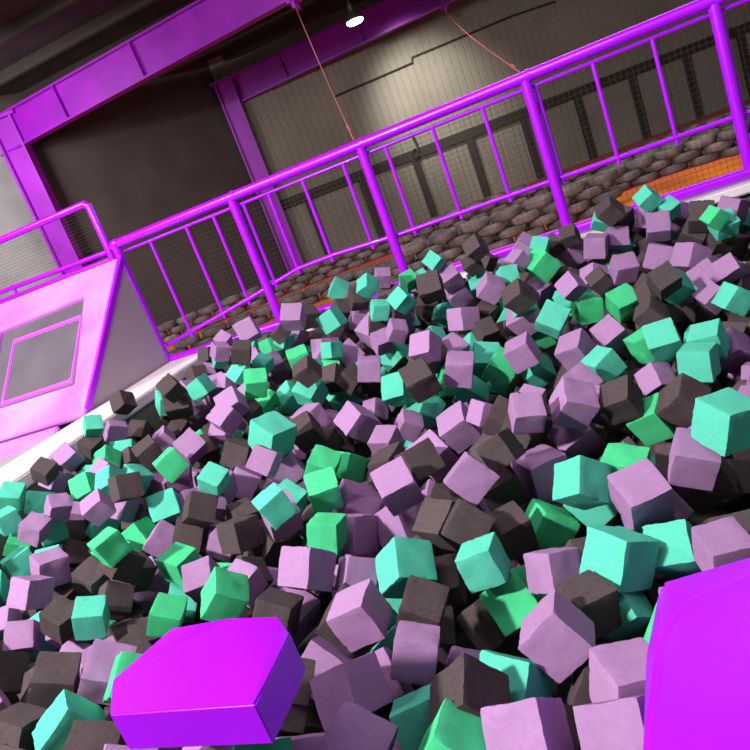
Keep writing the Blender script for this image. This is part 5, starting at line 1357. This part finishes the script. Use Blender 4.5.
('p',-3.268,2.192,-.486,.426,.169,-.048,.887,.1467),
('k',1.352,2.312,-.630,-.057,-.316,-.365,.874,.1507),
('k',-.699,4.380,-.449,-.196,.306,.640,.677,.1550),
('p',-3.391,4.216,-.415,.045,.517,-.429,.739,.1479),
('k',-2.418,1.159,-.619,.343,.413,.335,.774,.1434),
('k',-2.720,.786,-.621,.217,-.436,.566,.665,.1488),
('k',-3.443,2.045,-.387,-.079,-.510,-.105,.850,.1478),
('k',-1.951,3.800,-.577,.086,.663,-.356,-.653,.1481),
('k',.515,5.387,-.330,.671,-.034,.048,-.739,.1470),
('t',-2.319,5.375,-.300,-.320,.014,-.618,.718,.1542),
('p',-2.973,4.016,-.552,-.189,.088,.593,.778,.1422),
('t',1.334,3.230,-.646,-.350,.233,.062,.905,.1492),
('k',-1.685,4.164,-.552,-.089,-.611,.299,.728,.1450),
('k',-.037,3.472,-.609,-.410,.264,-.451,.747,.1532),
('t',-2.092,5.119,-.322,-.372,.272,-.147,.876,.1452),
('k',-3.020,5.008,-.352,-.214,.226,-.470,.826,.1517),
('k',.183,5.487,-.297,.327,.186,-.519,.767,.1435),
('k',.902,3.314,-.638,.170,-.623,.220,.731,.1448),
('k',-2.257,5.564,-.309,-.409,.339,-.551,.643,.1441),
('k',-.893,1.494,-.624,.119,.556,.222,.792,.1525),
('t',-1.401,2.706,-.645,.107,-.526,.545,.644,.1555),
('p',1.046,2.594,-.661,.017,.403,-.153,.902,.1481),
('k',-2.132,4.649,-.410,.175,.666,-.286,.666,.1504),
('k',-.079,2.483,-.645,.573,.407,.394,-.593,.1481),
('p',.683,4.458,-.562,-.200,-.642,.053,.738,.1475),
('k',-.804,5.570,-.273,.489,-.451,-.216,.714,.1505),
('k',-.839,1.071,-.620,.423,-.412,-.362,.721,.1510),
('k',-3.372,5.025,-.325,-.213,-.428,-.006,.878,.1493),
('k',-.081,5.463,-.310,.310,-.376,-.226,.844,.1459),
('k',-1.456,4.173,-.523,.605,-.204,.042,-.768,.1540),
('p',.782,1.464,-.621,-.406,.418,.265,.768,.1528),
('k',-3.308,1.711,-.454,-.090,.059,-.100,.989,.1540),
('p',-1.572,3.104,-.637,.067,.203,.412,.886,.1421),
('k',2.020,1.897,-.643,-.499,.249,.502,.660,.1458),
('k',-3.146,2.615,-.541,.612,-.199,.112,.757,.1447),
('p',-2.140,3.810,-.598,-.014,-.230,-.278,.933,.1518),
('p',1.880,4.983,-.468,.314,-.548,.481,.608,.1463),
('p',.498,3.584,-.598,.566,-.248,-.411,.671,.1466),
('k',1.947,2.498,-.655,.161,.590,-.217,.761,.1527),
('p',-3.111,1.458,-.544,-.270,.327,-.623,.658,.1481),
('p',-2.373,4.909,-.361,.254,-.324,-.023,.911,.1453),
('p',-1.292,2.344,-.627,.106,.014,.352,.930,.1455),
('k',-2.710,5.276,-.304,-.080,.531,.226,.813,.1552),
('t',1.117,2.887,-.624,.099,-.370,.625,.680,.1447),
('k',-1.945,2.874,-.617,-.429,-.174,.306,.832,.1537),
('k',2.240,3.004,-.613,-.263,.478,.120,.830,.1451),
('k',.038,3.686,-.599,-.419,.215,-.117,.875,.1437),
('k',-.095,3.901,-.601,.363,-.552,-.325,.677,.1521),
('k',-1.273,2.138,-.638,.577,.236,.462,.631,.1526),
('k',.348,1.603,-.635,-.319,.614,-.426,-.583,.1454),
('k',.040,2.663,-.611,-.254,-.344,-.412,.804,.1482),
('p',-.641,2.299,-.612,.245,.634,-.333,.654,.1546),
('k',-.362,2.555,-.620,-.369,-.141,.626,.673,.1535),
('k',-1.174,3.592,-.621,-.283,-.243,-.448,.812,.1477),
('p',-1.030,3.761,-.577,-.375,.259,-.483,.747,.1537),
('t',-.323,3.686,-.609,.568,.354,.388,.633,.1484),
('k',-2.645,2.723,-.638,.341,.028,.528,.777,.1481),
('t',.357,4.154,-.606,.089,-.575,.120,.804,.1509),
('k',-1.150,4.460,-.449,.535,-.251,.555,.585,.1505),
('k',.100,4.805,-.460,.382,-.524,-.187,.737,.1533),
('k',-3.471,1.506,-.399,.603,.350,.414,-.586,.1526),
('t',.407,5.157,-.398,.034,-.493,.041,.868,.1546),
('k',.648,3.350,-.612,.280,.003,.116,.953,.1482),
('p',-1.899,4.653,-.395,.109,.516,.175,.831,.1536),
('k',-.650,3.862,-.599,-.382,-.272,-.591,.656,.1451),
('p',1.817,3.887,-.623,.537,.361,.167,-.744,.1464),
('p',.125,1.873,-.634,.338,-.160,-.557,.741,.1469),
('k',-.149,2.196,-.629,.244,.075,.057,.965,.1515),
('t',-1.608,3.400,-.620,.406,.152,-.101,.896,.1433),
('k',.345,3.735,-.637,.507,-.249,.100,-.819,.1477),
('k',-1.643,2.246,-.641,-.329,-.414,-.507,.681,.1431),
('t',-2.851,3.183,-.643,-.357,-.179,.379,.835,.1525),
('t',2.148,4.631,-.544,.428,-.160,-.050,.888,.1464),
('k',-.536,2.969,-.628,-.412,-.131,-.039,.901,.1464),
('p',-2.593,2.071,-.624,.538,-.250,.449,.668,.1448),
('t',-1.624,5.501,-.310,-.291,.189,.123,.930,.1437),
('t',-2.229,4.225,-.513,-.048,.675,.071,.733,.1428),
('k',-2.732,1.328,-.617,-.265,.268,-.152,.914,.1493),
('k',-2.072,3.370,-.620,-.457,.466,.072,.754,.1499),
('p',-.818,3.103,-.620,-.066,.549,-.344,.758,.1484),
('k',-.496,2.202,-.637,-.403,-.247,-.033,.881,.1433),
('p',-3.438,3.383,-.391,-.276,-.410,.581,.647,.1427),
('k',-3.266,1.970,-.484,.426,.485,-.504,.574,.1461),
('k',-3.153,4.828,-.362,.326,.111,-.107,.933,.1430),
('k',.921,4.321,-.589,.144,.456,.001,.878,.1442),
('k',.695,1.949,-.632,.086,-.306,.596,.737,.1538),
('p',2.158,2.531,-.636,-.306,-.256,-.313,.862,.1471),
('p',1.358,2.961,-.635,.646,-.062,-.326,-.688,.1507),
('p',-.128,5.234,-.330,.624,.208,.297,.692,.1478),
('k',-1.922,2.586,-.628,.123,-.073,-.409,.901,.1511),
('p',-1.256,4.682,-.404,.245,-.220,-.458,.826,.1456),
('p',1.175,5.122,-.411,.601,-.350,-.302,-.652,.1439),
('t',.504,1.459,-.633,-.477,.357,.309,.741,.1529),
('k',1.527,5.593,-.310,.431,.353,-.054,.829,.1498),
('k',1.784,3.563,-.613,-.007,.413,-.375,.830,.1457),
('k',-3.235,1.317,-.480,-.489,.113,-.060,.863,.1435),
('k',-1.369,5.295,-.304,.251,.410,.509,.714,.1434),
('p',-1.757,5.368,-.327,.209,.581,-.228,.753,.1520),
]
bm = bmesh.new()
for c, x, y, z, qw, qx, qy, qz, s in REST:
    n0 = len(bm.verts); m = Matrix.Translation((x, y, z)) @ Quaternion((qw, qx, qy, qz)).to_matrix().to_4x4() @ Matrix.Scale(s, 4)
    r = bmesh.ops.create_cube(bm, size=1, matrix=m)
    es = list({e for v in r['verts'] for e in v.link_edges}); fs = set(f for v in r['verts'] for f in v.link_faces)
    b_ = bmesh.ops.bevel(bm, geom=es, offset=s * .025, segments=1, affect='EDGES')
    for f in bm.faces[:]:
        pass
    idx = 'pkgt'.index(c)
    for v in set(b_['verts']) :
        for f in v.link_faces: f.material_index = idx
me = to_mesh(bm, 'foam_cubes_below'); 
for c in 'pkgt': me.materials.append(FOAM[c])
tag(link('foam_cubes_below', me), 'mass of foam blocks filling the pit beneath the top layer', 'foam blocks', kind='stuff')

# ------------------------------------------------------------------ purple vinyl pads at the near edge
def pad(name, pts, label, bev=.012):
    bm = bmesh.new()
    for p in pts: bm.verts.new(p)
    bmesh.ops.convex_hull(bm, input=bm.verts[:])
    loose = [v for v in bm.verts if not v.link_faces]; bmesh.ops.delete(bm, geom=loose, context='VERTS')
    bmesh.ops.dissolve_limit(bm, angle_limit=.02, verts=bm.verts[:], edges=bm.edges[:])
    bmesh.ops.bevel(bm, geom=bm.edges[:], offset=bev, segments=3, affect='EDGES', clamp_overlap=True)
    return tag(link(name, to_mesh(bm, name, 30), M_vinyl), label, 'pad')
pad('vinyl_pad', [(-0.032, 1.117, 0.000), (0.085, 1.169, 0.000), (0.359, 1.282, 0.000), (0.153, 0.729, 0.000), (-0.139, 0.746, 0.000), (-0.091, 1.006, 0.000), (-0.068, 1.277, -0.070), (0.061, 1.230, -0.030), (-0.118, 1.066, -0.070), (0.085, 1.169, -0.300), (0.359, 1.282, -0.300), (0.153, 0.729, -0.300), (-0.139, 0.746, -0.300), (-0.068, 1.277, -0.270)],
    'shiny purple vinyl pad corner jutting over the pit below the big teal block', .008)
pad('vinyl_pad', [(-1.256, 1.287, 0.000), (-1.069, 1.269, 0.015), (-0.928, 1.266, 0.000), (-0.883, 1.218, -0.020), (-0.873, 1.144, -0.020), (-0.857, 0.980, 0.000), (-1.242, 0.998, 0.000), (-1.324, 1.114, 0.000), (-1.256, 1.287, -0.100), (-1.069, 1.269, -0.085), (-0.928, 1.266, -0.100), (-0.883, 1.218, -0.120), (-0.873, 1.144, -0.120), (-0.857, 0.980, -0.100), (-1.242, 0.998, -0.100), (-1.324, 1.114, -0.100)],
    'low purple vinyl pad lying over charcoal foam blocks', .012)


# ------------------------------------------------------------------ lights
def area(name, loc, target, size, energy, col=(1, 1, 1), spread=None):
    l = bpy.data.lights.new(name, 'AREA'); l.size = size; l.energy = energy; l.color = col
    if spread: l.spread = spread
    o = bpy.data.objects.new(name, l); C.objects.link(o); o.location = loc
    o.rotation_euler = (Vector(target) - Vector(loc)).to_track_quat('-Z', 'Y').to_euler(); return o
def spot(name, loc, target, ang, energy, col=(1, 1, 1), blend=.6, r=.1):
    l = bpy.data.lights.new(name, 'SPOT'); l.spot_size = math.radians(ang); l.energy = energy; l.color = col; l.spot_blend = blend; l.shadow_soft_size = r
    o = bpy.data.objects.new(name, l); C.objects.link(o); o.location = loc
    o.rotation_euler = (Vector(target) - Vector(loc)).to_track_quat('-Z', 'Y').to_euler(); return o
area('key', (-4.2, -1.8, 4.6), (-1.2, 3.2, -.2), .4, 840, (1, .98, .96))
area('fill', (3.0, 1.0, 4.8), (-.8, 3.2, -.2), 2.5, 50, (.85, .9, 1))
spot('wall_light', (-3.2, 17.4, 4.4), (-3.3, 20.5, 2.4), 66, 1300, (1, 1, .94), 1, .3)
area('hall', (0, 11.5, 5.1), (0, 12.8, 0), 5, 400, (1, .95, .92))
area('hall_left', (-9.5, 9, 4.2), (-12, 12, 2), 1.5, 330, (1, 1, 1))
area('trampoline_fill', (-6.5, 2.0, 4.2), (-5.2, 5.0, .4), .8, 230, (1, .96, 1))  # added light that lifts the pale pinks of the slanted pads
area('rail_light', (-1, 1.5, 4.5), (-1.5, 6.5, 1), 2, 120, (1, .9, 1))

w = bpy.data.worlds.new('world'); SC.world = w; w.use_nodes = True
w.node_tree.nodes['Background'].inputs[0].default_value = (.75, .72, .8, 1); w.node_tree.nodes['Background'].inputs[1].default_value = .22
SC.view_settings.view_transform = 'Standard'; SC.view_settings.look = 'None'; SC.view_settings.exposure = 0
